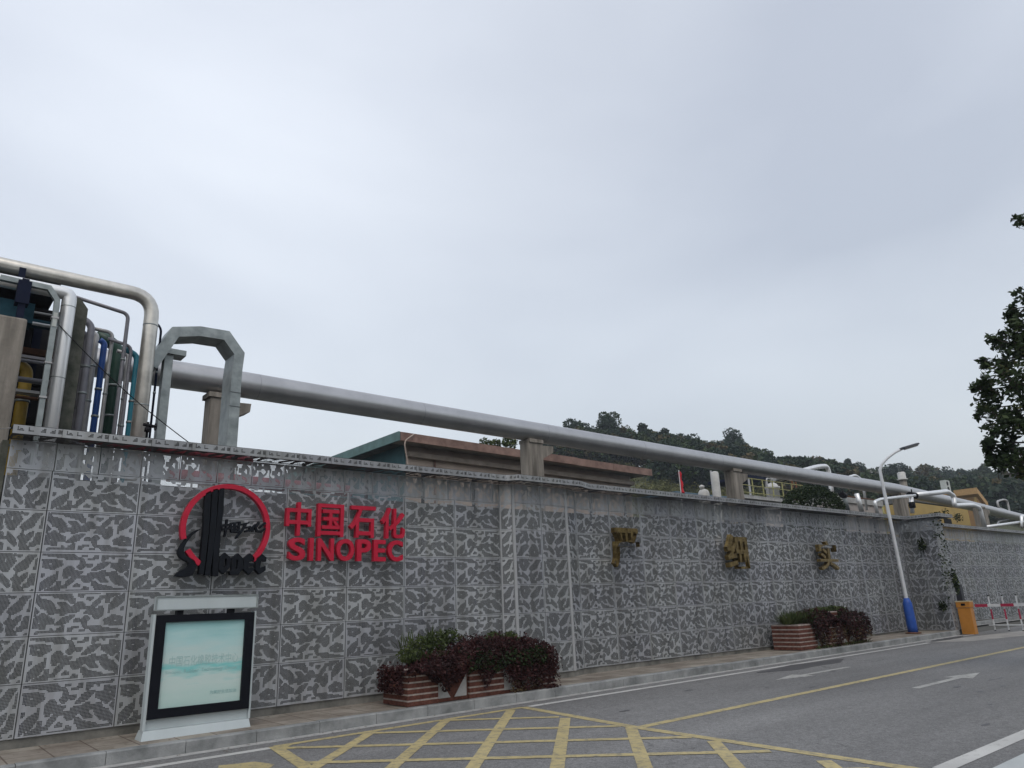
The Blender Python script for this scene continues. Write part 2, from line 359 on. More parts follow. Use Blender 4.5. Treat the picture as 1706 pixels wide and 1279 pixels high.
M['paving'] = paving_mat()

def perf_mat(name, base, rough, metal, holes=True, rad=.34):
    """painted sheet; UVs count hole cells, a round hole is punched in the middle of every cell"""
    m = bpy.data.materials.new(name); m.use_nodes = True; t = m.node_tree; n = t.nodes; l = t.links
    p = n['Principled BSDF']; p.inputs['Metallic'].default_value = metal
    c = n.new('ShaderNodeTexCoord')
    z = n.new('ShaderNodeTexNoise'); z.inputs['Scale'].default_value = .7; z.inputs['Detail'].default_value = 6; z.inputs['Roughness'].default_value = .6
    mp = n.new('ShaderNodeMapping'); mp.inputs['Scale'].default_value = (1, 1, .35); l.new(c.outputs['Object'], mp.inputs[0]); l.new(mp.outputs[0], z.inputs['Vector'])
    r = n.new('ShaderNodeValToRGB'); l.new(z.outputs['Fac'], r.inputs[0])
    r.color_ramp.elements[0].position = .3; r.color_ramp.elements[1].position = .7
    r.color_ramp.elements[0].color = (*[x*.74 for x in base], 1); r.color_ramp.elements[1].color = (*[min(1, x*1.10) for x in base], 1)
    z2 = n.new('ShaderNodeTexNoise'); z2.inputs['Scale'].default_value = 6; z2.inputs['Detail'].default_value = 5
    mp2 = n.new('ShaderNodeMapping'); mp2.inputs['Scale'].default_value = (1, 1, .12); l.new(c.outputs['Object'], mp2.inputs[0]); l.new(mp2.outputs[0], z2.inputs['Vector'])
    r2 = n.new('ShaderNodeValToRGB'); l.new(z2.outputs['Fac'], r2.inputs[0])
    r2.color_ramp.elements[0].position = .36; r2.color_ramp.elements[1].position = .56
    r2.color_ramp.elements[0].color = (.76,.75,.72,1); r2.color_ramp.elements[1].color = (1,1,1,1)
    mx = n.new('ShaderNodeMix'); mx.data_type = 'RGBA'; mx.blend_type = 'MULTIPLY'; mx.inputs[0].default_value = 1
    l.new(r.outputs[0], mx.inputs[6]); l.new(r2.outputs[0], mx.inputs[7])
    ta = n.new('ShaderNodeAttribute'); ta.attribute_name = 'tint'; tr_ = n.new('ShaderNodeValToRGB'); l.new(ta.outputs['Fac'], tr_.inputs[0])
    tr_.color_ramp.elements[0].color = (.89,.90,.93,1); tr_.color_ramp.elements[1].color = (1.03,1.05,1.03,1)
    mx3 = n.new('ShaderNodeMix'); mx3.data_type = 'RGBA'; mx3.blend_type = 'MULTIPLY'; mx3.inputs[0].default_value = 1
    l.new(mx.outputs[2], mx3.inputs[6]); l.new(tr_.outputs[0], mx3.inputs[7]); l.new(mx3.outputs[2], p.inputs['Base Color'])
    mr = n.new('ShaderNodeMapRange'); l.new(z.outputs['Fac'], mr.inputs['Value']); mr.inputs['To Min'].default_value = rough-.08; mr.inputs['To Max'].default_value = rough+.1
    l.new(mr.outputs[0], p.inputs['Roughness'])
    if holes:
        fr = n.new('ShaderNodeVectorMath'); fr.operation = 'FRACTION'; l.new(c.outputs['UV'], fr.inputs[0])
        sb = n.new('ShaderNodeVectorMath'); sb.operation = 'SUBTRACT'; sb.inputs[1].default_value = (.5,.5,0); l.new(fr.outputs[0], sb.inputs[0])
        ln = n.new('ShaderNodeVectorMath'); ln.operation = 'LENGTH'; l.new(sb.outputs[0], ln.inputs[0])
        lt = n.new('ShaderNodeMath'); lt.operation = 'LESS_THAN'; lt.inputs[1].default_value = rad; l.new(ln.outputs['Value'], lt.inputs[0])
        tr = n.new('ShaderNodeBsdfTransparent'); ms = n.new('ShaderNodeMixShader')
        l.new(lt.outputs[0], ms.inputs[0]); l.new(p.outputs[0], ms.inputs[1]); l.new(tr.outputs[0], ms.inputs[2]); l.new(ms.outputs[0], n['Material Output'].inputs[0])
    return m
M['sheet'] = perf_mat('screen_sheet', (.465,.478,.503), .42, .30, False)
M['perf'] = perf_mat('screen_sheet_perforated', (.465,.478,.503), .42, .30, True, .455)
M['cap_sheet'] = perf_mat('coping_sheet', (.35,.36,.375), .5, .2, False)
M['cap_perf'] = perf_mat('coping_sheet_perforated', (.35,.36,.375), .5, .2, True, .46)
M['perf_top'] = perf_mat('screen_sheet_small_holes', (.465,.478,.503), .42, .30, True, .36)
M['soffsheet_shaded'] = perf_mat('coping_underside', (.06,.058,.06), .75, .0, False)  # shade under the overhang put into the base colour, here and when perforated
M['soffperf_shaded'] = perf_mat('coping_underside_perforated', (.06,.058,.06), .75, .0, True, .40)

# ------------------------------------------------------------ ground, road, kerbs
def strip(mb, x0, x1, y0, y1, h, mi=0, step=8.):
    xs = [x0] + [x for x in np.arange(math.ceil(x0/step)*step, x1, step) if x > x0 + .01] + [x1]
    for a, b in zip(xs[:-1], xs[1:]):
        mb.add([(a,y0,g(a)+h),(b,y0,g(b)+h),(b,y1,g(b)+h),(a,y1,g(a)+h)], [(0,1,2,3)], mi)
def quadg(mb, pts, h, mi=0):
    mb.add([(x, y, g(x)+h) for x, y in pts], [tuple(range(len(pts)))], mi)
gb = MB()
xs = [-900, -80, 0, 90, 1200]
for a, b in zip(xs[:-1], xs[1:]):
    for y0, y1 in ((-900, 14), (14, 1200)):
        gb.add([(a,y0,g(a)-.06),(b,y0,g(b)-.06),(b,y1,g(b)-.06),(a,y1,g(a)-.06)], [(0,1,2,3)])
tag(gb.build('ground', M['yard']), kind='structure')
mb = MB(); strip(mb, -60, 260, -9, 11.37, 0); tag(mb.build('road', M['asphalt']), kind='structure')
mb = MB(); strip(mb, -60, 30.2, 11.17, 11.36, .004); strip(mb, 31.7, 160, 13.05, 13.2, .004)
tag(mb.build('gutter', M['gutter']), kind='structure')
# patches
mb = MB()
P_ = [(20.5,9.8),(21.5,9.2),(36,8.2),(60,7.0),(60,9.0),(34,9.6),(27,10.6),(25,10.75)]
P_ = [(26.4,10.75),(27.2,9.9),(31,9.1),(40,8.1),(60,6.5),(60,8.2),(40,9.5),(33,10.2),(29,10.75)]
quadg(mb, P_, .004); tag(mb.build('road_patch', M['patch']), kind='structure')
mb = MB()
c0 = (17.9, 10.35)
quadg(mb, [(c0[0]+1.9*math.cos(a)*(1+.13*math.sin(3*a)), c0[1]+.34*math.sin(a)*(1+.2*math.sin(5*a))) for a in np.linspace(0, 2*math.pi, 28, endpoint=False)], .005)
quadg(mb, [(28.3+1.3*math.cos(a)*(1+.13*math.sin(3*a)), 10.98+.13*math.sin(a)) for a in np.linspace(0, 2*math.pi, 24, endpoint=False)], .009)
rgS = random.Random(6)
for i in range(16):
    cx_, cy_ = rgS.uniform(8.8, 19), rgS.uniform(4.2, 10.2); ra = rgS.uniform(.05,.16)
    quadg(mb, [(cx_+ra*math.cos(a), cy_+ra*.3*math.sin(a)) for a in np.linspace(0, 2*math.pi, 9, endpoint=False)], .0028)
tag(mb.build('road_stain', M['damp']), kind='structure')

# markings
mb = MB(); strip(mb, -60, 4.5, 10.68, 10.84, .004); strip(mb, 9.2, 26.2, 10.70, 10.85, .004); strip(mb, 26.6, 30.9, 11.0, 11.08, .004)
strip(mb, 8.55, 70, 3.53, 3.72, .004)
tag(mb.build('white_edge_lines', M['wpaint']), kind='structure')
mb = MB(); strip(mb, 8.7, 120, 7.67, 7.83, .0035)
# box hatching clipped to its border polygon
BX = [(4.55, 10.82), (9.08, 10.80), (8.64, 7.74), (8.40, 4.0), (8.2, 0.0), (2.9, 0.0), (3.4, 4.6)]
def clip_seg(p, q, poly):
    """parameter interval of p->q inside a convex polygon"""
    t0, t1 = 0., 1.; n = len(poly); d = (q[0]-p[0], q[1]-p[1])
    ar = sum(poly[i][0]*poly[(i+1)%n][1]-poly[(i+1)%n][0]*poly[i][1] for i in range(n))
    sg = 1 if ar > 0 else -1
    for i in range(n):
        a = poly[i]; b = poly[(i+1)%n]; nx, ny = -(b[1]-a[1])*sg, (b[0]-a[0])*sg
        num = nx*(p[0]-a[0])+ny*(p[1]-a[1]); den = nx*d[0]+ny*d[1]
        if abs(den) < 1e-9:
            if num < 0: return None
            continue
        t = -num/den
        if den > 0: t0 = max(t0, t)
        else: t1 = min(t1, t)
    return (t0, t1) if t1 > t0 else None
def line2(mb, a, b, wd, h, mi=0):
    dx, dy = b[0]-a[0], b[1]-a[1]; ln = math.hypot(dx, dy)
    if ln < .15: return
    nx, ny = -dy/ln*wd/2, dx/ln*wd/2
    quadg(mb, [(a[0]+nx,a[1]+ny),(a[0]-nx,a[1]-ny),(b[0]-nx,b[1]-ny),(b[0]+nx,b[1]+ny)], h, mi)
for i in range(len(BX)):
    a, b = BX[i], BX[(i+1) % len(BX)]
    line2(mb, a, b, .17 if i else .14, .004 + .0002*i)
for k in range(-9, 8):
    c = -1.98 + 1.37*k
    p, q = (c-5, -5), (c+15, 15); r = clip_seg(p, q, BX)
    if r: line2(mb, (p[0]+20*r[0], p[1]+20*r[0]), (p[0]+20*r[1], p[1]+20*r[1]), .165, .0054)
for k in range(-2, 12):
    c = 18.1 - 1.46*k
    p, q = (c-15, 15), (c+5, -5); r = clip_seg(p, q, BX)
    if r: line2(mb, (p[0]+20*r[0], p[1]-20*r[0]), (p[0]+20*r[1], p[1]-20*r[1]), .15, .0060)
# part of a yellow arrow left of the box
line2(mb, (3.62, 9.84), (1.2, 9.75), .16, .0042)
quadg(mb, [(3.95,9.98),(3.55,10.12),(3.45,9.86),(3.5,9.55),(3.85,9.35),(4.05,9.6)], .0048)
tag(mb.build('yellow_markings', M['ypaint']), kind='structure')
def arrow(x0, x1, y, fwd):
    mb = MB(); L_ = x1-x0
    if fwd: pts = [(x0,y-.07),(x1-1.15,y-.07),(x1-1.15,y-.27),(x1,y+.0),(x1-1.15,y+.27),(x1-1.15,y+.07),(x0,y+.07)]
    else: pts = [(x1,y+.07),(x0+1.15,y+.07),(x0+1.15,y+.27),(x0,y),(x0+1.15,y-.27),(x0+1.15,y-.07),(x1,y-.07)]
    quadg(mb, pts, .004); return mb
tag(arrow(14.75, 17.95, 9.30, False).build('lane_arrow', M['wpaint_old']), kind='structure')
tag(arrow(14.75, 17.85, 6.45, True).build('lane_arrow', M['wpaint_old']), kind='structure')

# kerb, one stone after another along the pavement (setting)
def kerb_row(name, x0, x1, y0, y1, h0, h1, L_=.98, m='kerb'):
    mb = MB(); x = x0; rg = random.Random(3)
    while x < x1 - .05:
        e = min(x + L_, x1); j = rg.uniform(-.004,.004); c = .018
        a, b = x+.004, e-.004
        za, zb = g(a), g(b)
        top = h1 + j
        vs = [(a,y0,za+h0),(b,y0,zb+h0),(b,y0,zb+top-c),(a,y0,za+top-c),(a,y0+c,za+top),(b,y0+c,zb+top),(b,y1,zb+top),(a,y1,za+top),(a,y1,za+h0),(b,y1,zb+h0)]
        mb.add(vs, [(0,1,2,3),(3,2,5,4),(4,5,6,7),(7,6,9,8),(0,3,4,7,8),(1,9,6,5,2)]); x = e
    return mb.build(name, M[m])
tag(kerb_row('kerb', -20, 30.35, 11.36, 11.50, -.05, .165), kind='structure')
tag(kerb_row('kerb', 31.6, 120, 13.2, 13.34, -.05, .15), kind='structure')
mb = MB(); strip(mb, -20, 30.35, 11.40, 11.50, .1, step=4); tag(mb.build('kerb_bedding', M['darkgap']), kind='structure')
mb = MB(); strip(mb, -20, 30.35, 11.50, 13.0, .155, step=4); strip(mb, 30.36, 120, 13.34, 16.0, .14, step=4)
tag(mb.build('pavement', M['paving']), kind='structure')
mb = MB()
mb.hexa([(7.0,1.2,-.02),(80,1.2,.3),(80,3.22,.3),(7.0,3.22,-.02),(7.0,1.2,g(7)+.05),(80,1.2,g(80)+.05),(80,3.19,g(80)+.05),(7.0,3.19,g(7)+.05)])
tag(mb.build('far_side_kerb', M['slabpale']), kind='structure')

# ------------------------------------------------------------ perforation patterns
def homog(src, dst):
    A = []; B = []
    for (x, y), (u, v) in zip(src, dst):
        A.append([x, y, 1, 0, 0, 0, -u*x, -u*y]); B.append(u)
        A.append([0, 0, 0, x, y, 1, -v*x, -v*y]); B.append(v)
    h = np.linalg.solve(np.array(A, float), np.array(B, float)); return np.append(h, 1).reshape(3, 3)
def inpoly(px, py, poly):
    c = np.zeros(px.shape, bool); n = len(poly); j = n-1
    for i in range(n):
        xi, yi = poly[i]; xj, yj = poly[j]
        with np.errstate(divide='ignore', invalid='ignore'):
            k = ((yi > py) != (yj > py)) & (px < (xj-xi)*(py-yi)/((yj-yi) if yj != yi else 1e-9)+xi)
        c ^= k; j = i
    return c
def raster(corners, shapes, holes, W_, H_):
    Hm = homog(corners, [(0,0),(W_,0),(W_,H_),(0,H_)])
    def tf(pl):
        r = []
        for x, y in pl:
            q = Hm @ np.array([x, y, 1]); r.append((q[0]/q[2], q[1]/q[2]))
        return r
    X, Y = np.meshgrid(np.arange(W_)+.5, np.arange(H_)+.5)
    a = np.zeros((H_, W_), bool)
    for s in shapes: a |= inpoly(X, Y, tf(s))
    for s in holes: a &= ~inpoly(X, Y, tf(s))
    a[0, :] = a[-1, :] = False; a[:, 0] = a[:, -1] = False
    return a
PA = raster([(165,95),(1655,205),(1580,845),(40,775)], [
 [(190,122),(690,160),(720,195),(840,230),(845,252),(560,235),(545,205),(400,175),(260,160),(260,140),(190,135)],
 [(175,210),(480,240),(495,320),(330,390),(165,335)],
 [(800,250),(845,255),(880,335),(870,365),(785,420),(725,370),(790,325)],
 [(805,175),(925,185),(860,212)],
 [(920,245),(1010,240),(1040,190),(1090,200),(1090,245),(1000,262),(920,258)],
 [(905,340),(1000,345),(960,380),(910,392)],
 [(970,435),(1090,345),(1170,315),(1280,320),(1250,350),(1160,420),(1050,445)],
 [(1150,200),(1580,225),(1580,242),(1360,235),(1355,265),(1320,262),(1320,235),(1260,232),(1255,258),(1200,255),(1185,330),(1150,290)],
 [(1300,340),(1430,345),(1435,285),(1615,300),(1610,430),(1540,470),(1450,515),(1380,450),(1300,410)],
 [(140,450),(205,470),(130,525)], [(1580,480),(1585,610),(1520,545)],
 [(100,745),(110,625),(250,520),(380,480),(400,430),(425,435),(400,550),(290,660),(240,690),(160,700)],
 [(610,335),(650,370),(700,430),(830,460),(780,500),(770,525),(900,535),(915,490),(1080,490),(1100,470),(1190,460),(1210,500),(1290,510),(1300,490),(1370,495),(1400,560),(1480,590),(1560,700),(1560,800),(1520,790),(1490,730),(1430,730),(1350,690),(1280,610),(1270,550),(1180,540),(1180,590),(1250,670),(1130,665),(1070,590),(1000,580),(900,655),(820,620),(790,560),(700,560),(660,610),(560,690),(530,725),(430,720),(420,765),(170,750),(200,720),(310,700),(370,670),(380,610),(450,595),(440,680),(530,670),(530,620),(650,540),(650,515),(590,515),(560,545),(500,540),(510,400)],
 [(650,705),(715,655),(775,690),(740,718)],
 [(540,740),(560,760),(790,765),(850,710),(915,755),(910,785),(790,785),(545,780)],
 [(960,640),(1030,630),(1040,670),(1120,700),(1220,730),(1310,755),(1310,780),(1500,795),(1500,820),(1290,810),(1200,805),(1020,790),(1000,710),(960,700)],
], [[(235,262),(370,270),(300,330)], [(1470,375),(1570,330),(1505,412)]], 72, 36)
def grow(a, both=True):
    b = a.copy(); b[:, 1:] |= a[:, :-1]
    if both: c = b.copy(); b[1:, :] |= c[:-1, :]
    b[0, :] = b[-1, :] = False; b[:, 0] = b[:, -1] = False
    return b
PA = grow(PA); PB = PA[::-1, ::-1].copy()
PD = raster([(115,575),(805,612),(715,1190),(5,1165)], [
 [(130,630),(145,670),(190,650),(210,600),(380,610),(410,650),(440,715),(420,740),(360,800),(320,855),(240,850),(190,770),(190,690),(150,690),(120,810),(160,810),(155,840),(110,850),(100,890),(145,890),(140,950),(200,950),(210,880),(270,940),(330,1000),(340,1050),(320,1110),(250,1040),(200,980),(70,980),(100,800)],
 [(420,615),(555,625),(490,665)],
 [(650,630),(760,640),(680,700),(640,760),(610,810),(540,850),(450,880),(440,930),(480,950),(600,890),(590,950),(520,1020),(480,1070),(550,1160),(380,1155),(400,1000),(360,970),(420,920),(430,860),(410,830),(450,780),(530,720)],
 [(750,680),(775,690),(750,840),(720,850),(690,850),(720,780)],
 [(660,910),(735,910),(720,1070),(640,1075),(600,1110),(540,1100),(530,1060),(600,1040),(620,980)],
 [(50,1060),(90,1030),(140,1050),(130,1140),(110,1140),(100,1090)],
 [(220,1100),(270,1150),(210,1145)], [(640,1165),(660,1140),(700,1140),(695,1170)]],
 [[(270,655),(330,680),(310,720),(260,760)]], 36, 36)
PD = grow(PD)
PT = raster([(190,130),(870,195),(820,608),(120,570)], [
 [(280,170),(300,170),(300,220),(280,215)], [(375,180),(420,185),(425,228),(375,225)], [(200,220),(220,225),(240,265),(200,305)],
 [(150,545),(170,400),(240,370),(270,290),(360,300),(370,260),(420,270),(465,325),(400,370),(350,325),(300,320),(285,480),(230,550)],
 [(360,455),(480,370),(500,290),(540,310),(530,400),(520,530),(410,520)],
 [(540,200),(690,210),(655,305),(600,300),(590,390),(640,400),(620,460),(540,400),(575,320),(575,230)],
 [(650,430),(700,460),(755,500),(740,575),(790,580),(790,596),(640,580),(640,560),(710,565),(720,530),(650,495)],
 [(845,220),(805,490),(770,495),(770,480),(795,470),(820,310),(770,260)],
 [(740,330),(760,335),(745,410),(700,370)], [(315,535),(355,540),(355,560),(315,558)], [(545,480),(575,485),(570,530),(540,530)]],
 [], 36, 25)
CAPROWS = ["....................................",
           "..#.......#..........##......#..####",
           "..#.##....#.........###....###..####",
           "..#####...####.....####...####..####",
           "....................................",
           "...................................."]
PC = np.array([[ch == '#' for ch in r] for r in CAPROWS]); PC = np.roll(PC, 1, axis=1); PC[:, 0] = False
# underside of the coping
PS = raster([(0,0),(72,0),(72,24),(0,24)], [[(5,3),(20,6),(28,14),(12,19),(4,12)],[(30,4),(44,3),(40,12),(52,19),(34,20),(26,10)],[(50,4),(68,5),(66,20),(58,12)]], [[(10,8),(16,9),(12,14)]], 72, 24)

def greedy(a):
    """rectangles (r0,r1,c0,c1,value) covering the whole bitmap"""
    Hh, Ww = a.shape; done = np.zeros(a.shape, bool); out = []
    for r in range(Hh):
        c = 0
        while c < Ww:
            if done[r, c]: c += 1; continue
            v = a[r, c]; e = c
            while e < Ww and not done[r, e] and a[r, e] == v: e += 1
            r2 = r + 1
            while r2 < Hh and (a[r2, c:e] == v).all() and not done[r2, c:e].any(): r2 += 1
            done[r:r2, c:e] = True; out.append((r, r2, c, e, bool(v))); c = e
    return out
GR = {k: (greedy(v), v.shape) for k, v in dict(A=PA, B=PB, D=PD, E=PD[:, ::-1], G=PD[::-1, ::-1], T=PT, U=PT[:, ::-1], C=PC, S=PS, H=PD[:, :18], K=PD[:, 18:], TH=PT[:, :18],
      AR=np.vstack([PA, np.zeros((1, 72), bool)])).items()}
class Screen:
    """many perforated panels collected in one mesh with cell UVs"""
    def __init__(s): s.v = []; s.f = []; s.mi = []; s.uv = []; s.t = []; s.tint = .5; s.rg = random.Random(17); s.pm = 1
    def quad(s, p, uv, mi):
        b = len(s.v); s.v += p; s.f.append((b, b+1, b+2, b+3)); s.mi.append(mi); s.uv += uv; s.t.append(s.tint)
    def panel(s, key, p0, p1, zb0, zb1, zt0, zt1, gap=.007, flange=.03, nrm=None):
        """p0,p1: plan ends (x,y); bottom and top z at each end"""
        s.tint = s.rg.random()
        rects, (H_, W_) = GR[key]
        p0 = np.array(p0, float); p1 = np.array(p1, float); d = p1-p0; ln = np.linalg.norm(d); d /= ln
        n_ = np.array([d[1], -d[0]])
        if n_[1] > 0 and abs(n_[1]) > .5: n_ = -n_
        def P(u, v, off=0):          # u in 0..1, v in 0..1 downwards
            uu = gap + u*(ln-2*gap); f = uu/ln
            zt = zt0+(zt1-zt0)*f-gap*.6; zb = zb0+(zb1-zb0)*f+gap*.6
            q = p0 + d*uu - n_*off; return (q[0], q[1], zt+(zb-zt)*v)
        for r0, r1, c0, c1, v in rects:
            s.quad([P(c0/W_, r1/H_), P(c1/W_, r1/H_), P(c1/W_, r0/H_), P(c0/W_, r0/H_)], [(c0, H_-r1), (c1, H_-r1), (c1, H_-r0), (c0, H_-r0)], s.pm if v else 0)
        z4 = [(0,0)]*4
        for a, b in (((0,0),(1,0)), ((1,0),(1,1)), ((1,1),(0,1)), ((0,1),(0,0))):
            s.quad([P(*a), P(*b), P(*b, flange), P(*a, flange)], z4, 0)
    def flat(s, key, a, b, c, d):     # pattern over an arbitrary quad a(bl) b(br) c(tr) d(tl)
        rects, (H_, W_) = GR[key]; a, b, c, d = map(Vector, (a, b, c, d))
        def P(u, v):
            lo = a.lerp(b, u); hi = d.lerp(c, u); return tuple(hi.lerp(lo, v))
        for r0, r1, c0, c1, v in rects:
            s.quad([P(c0/W_, r1/H_), P(c1/W_, r1/H_), P(c1/W_, r0/H_), P(c0/W_, r0/H_)], [(c0, H_-r1), (c1, H_-r1), (c1, H_-r0), (c0, H_-r0)], 1 if v else 0)
    def build(s, name, mats, parent=None):
        me = bpy.data.meshes.new(name); me.from_pydata(s.v, [], s.f)
        for q in mats: me.materials.append(q)
        me.polygons.foreach_set('material_index', s.mi)
        uvl = me.uv_layers.new(name='cells'); uvl.data.foreach_set('uv', np.array(s.uv, float).ravel())
        at_ = me.attributes.new('tint', 'FLOAT', 'FACE'); at_.data.foreach_set('value', np.array(s.t, np.float32))
        me.update(); ob = bpy.data.objects.new(name, me); COL.objects.link(ob)
        if parent is not None: ob.parent = parent; ob.location = -Vector(parent.location)
        return ob

ROWZ = [3.951, 3.360, 2.760, 2.190, 1.590, .965]       # joints; the last row ends at zb(x)
def zb(x): return .268 + (.330-.268)*min(max((x-1.5)/11., 0), 1) + .004*max(0, x-14)*.4
def wall_section(name, label, corners, joints_big, tops, big='auto', seed=0, backY=.30, blank=()):
    """corners: plan polyline; joints_big: list of (p,q,kind) columns"""
    root = empty(name, (corners[0][0], corners[0][1], g(corners[0][0])), label, 'wall')
    sc_ = Screen(); rg = random.Random(seed)
    for i, (p, q, kind) in enumerate(joints_big):
        zs = ROWZ + [None]
        for r in range(6):
            t0 = t1 = zs[r]
            b0 = zs[r+1] if r < 5 else zb(p[0]); b1 = zs[r+1] if r < 5 else zb(q[0])
            if kind == 'W':
                key = 'A' if (r % 2 == 0) ^ (rg.random() < .35) else 'B'
                if r == 2: key = 'A'
                if r == 3 and rg.random() < .5: key = 'A'
            elif kind == 'D': key = 'D'
            elif kind == 'E': key = 'D' if rg.random() < .2 else 'G'
            else: key = kind
            sc_.panel(key, p, q, b0, b1, t0, t1)
    sc_.pm = 2
    for (p, q, key) in tops: sc_.panel(key, p, q, 3.951, 3.951, 4.379, 4.379)
    sc_.build('perforated_cladding', [M['sheet'], M['perf'], M['perf_top']], root)
    return root
def lerp2(a, b, t): return (a[0]+(b[0]-a[0])*t, a[1]+(b[1]-a[1])*t)
def coping(root, path, off=.45, inner=.0, step=.6, closed_ends=True):
    """path: plan polyline of the wall face; coping overhangs by off toward the road"""
    s1 = Screen(); s2 = Screen()
    P = [np.array(p, float) for p in path]; offs = []
    for i in range(len(P)):
        ns = []
        for a, b in ((i-1, i), (i, i+1)):
            if a < 0 or b >= len(P): continue
            d = P[b]-P[a]; d /= np.linalg.norm(d); ns.append(np.array([d[1], -d[0]]))
        n_ = sum(ns); n_ /= np.linalg.norm(n_); n_ /= max(.5, float(n_ @ ns[0])); offs.append(P[i]+n_*off)
    zb_, zt_ = 4.378, 4.506
    for i in range(len(P)-1):
        a, b = offs[i], offs[i+1]; c, d = P[i+1], P[i]; ln = np.linalg.norm(b-a); k = max(1, round(ln/step))
        for j in range(k):
            u, v = j/k, (j+1)/k
            q = lambda s_, e_, t: s_+(e_-s_)*t
            A, B = q(a, b, u), q(a, b, v); Dn, Cn = q(d, c, u), q(d, c, v)
            s1.panel('C', A, B, zb_, zb_, zt_, zt_, gap=.003, flange=.015)
            s2.flat('S' , (A[0],A[1],zb_+.002), (B[0],B[1],zb_+.002), (Cn[0],Cn[1],zb_+.002), (Dn[0],Dn[1],zb_+.002))
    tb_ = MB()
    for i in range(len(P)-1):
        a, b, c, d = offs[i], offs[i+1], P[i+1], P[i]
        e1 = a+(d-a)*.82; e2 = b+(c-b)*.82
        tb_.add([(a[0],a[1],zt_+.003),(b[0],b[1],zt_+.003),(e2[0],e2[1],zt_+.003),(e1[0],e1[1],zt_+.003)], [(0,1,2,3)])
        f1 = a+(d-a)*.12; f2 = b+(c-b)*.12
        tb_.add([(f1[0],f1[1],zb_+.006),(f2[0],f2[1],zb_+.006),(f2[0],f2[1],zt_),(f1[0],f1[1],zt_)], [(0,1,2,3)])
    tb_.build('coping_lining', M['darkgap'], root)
    cp = s1.build('coping_face', [M['cap_sheet'], M['cap_perf']], root)
    s2.build('coping_underside', [M['soffsheet_shaded'], M['soffperf_shaded']], root)
def wall_core(root, path, back, ztop=3.90, name='backing_wall', mt='backing'):
    mb = MB()
    for a, b in zip(path[:-1], path[1:]):
        d = Vector((b[0]-a[0], b[1]-a[1], 0)).normalized(); n_ = Vector((-d.y, d.x, 0))
        if n_.y < -.5: n_ = -n_
        p = [Vector((a[0],a[1],0))+n_*back, Vector((b[0],b[1],0))+n_*back, Vector((b[0],b[1],0))+n_*(back+.24), Vector((a[0],a[1],0))+n_*(back+.24)]
        mb.hexa([(q.x,q.y,-.05) for q in p] + [(q.x,q.y,ztop) for q in p])
    return mb.build(name, M[mt], root)
def plinth(root, path, dep=.10, inset=.03):
    mb = MB()
    for a, b in zip(path[:-1], path[1:]):
        d = Vector((b[0]-a[0], b[1]-a[1], 0)).normalized(); n_ = Vector((-d.y, d.x, 0))
        if n_.y < -.5: n_ = -n_
        A = Vector((a[0],a[1],0)); B = Vector((b[0],b[1],0))
        p = [A+n_*inset, B+n_*inset, B+n_*(inset+.3), A+n_*(inset+.3)]
        za, zc = zb(a[0])-.012, zb(b[0])-.012
        mb.hexa([(q.x,q.y,-.05) for q in p] + [(p[0].x,p[0].y,za),(p[1].x,p[1].y,zc),(p[2].x,p[2].y,zc),(p[3].x,p[3].y,za)])
    return mb.build('plinth', M['plinth'], root)
def posts(root, path, step=1.23, back=.16):
    mb = MB()
    for a, b in zip(path[:-1], path[1:]):
        ln = math.hypot(b[0]-a[0], b[1]-a[1]); k = max(1, int(ln/step))
        for j in range(k):
            x, y = lerp2(a, b, (j+.5)/k); mb.box(x-.025, x+.025, y+back-.1, y+back-.05, .3, 4.45)
            mb.box(x-.02, x+.02, y-.38, y+back-.06, 4.40, 4.44)
    return mb.build('support_frame', M['lampgrey'], root)

# left section
YW = 12.8
cols = [((1.104,YW),(1.69,YW),'D')] + [((1.69+1.23*i,YW),(1.69+1.23*(i+1),YW),'W') for i in range(7)]
tops = [((1.104+.6*i if i else 1.104,YW),(1.104+.6*(i+1),YW),'T' if i % 5 else 'T') for i in range(15)] + [((10.104,YW),(10.30,YW),'TH')]
wl = wall_section('screen_wall', 'long grey perforated metal wall carrying the red letters and round emblem, left of the angled bay', [(1.104,YW)], cols, tops, seed=5)
coping(wl, [(1.07,YW),(10.30,YW)])
wall_core(wl, [(1.104,YW),(10.95,YW)], .34); plinth(wl, [(1.104,YW),(10.30,YW)]); posts(wl, [(1.104,YW),(10.30,YW)])
mb = MB(); mb.box(1.01,1.095,YW+.01,YW+.62,.02,4.36); mb.build('end_post', M['mossy'], wl)
# middle angled bay
bp = [(10.30,YW),(10.52,12.6),(12.14,12.6),(12.64,YW)]
cols = [(bp[0],bp[1],'K'),(bp[1],(11.33,12.6),'E'),((11.33,12.6),bp[2],'D'),(bp[2],bp[3],'H')]
tops = [(bp[0],bp[1],'TH'),(bp[1],(11.33,12.6),'T'),((11.33,12.6),bp[2],'U'),(bp[2],bp[3],'TH')]
wm = wall_section('screen_wall', 'shallow angled bay of the perforated metal wall, standing proud between the two long sections', bp, cols, tops, seed=2)
coping(wm, bp); wall_core(wm, [(10.96,YW),(12.635,YW)], .34); plinth(wm, bp)
for i_, (x, y) in enumerate(bp[1:3]):
    mb = MB(); mb.box(x-.035, x+.035, y-.012, y+.02, zb(x), 4.37); mb.build('corner_trim', M['alu'], wm)
mb = MB(); mb.box(10.285, 10.315, 12.786, 12.81, zb(10.3), 4.37); mb.build('corner_trim', M['alu'], wm)
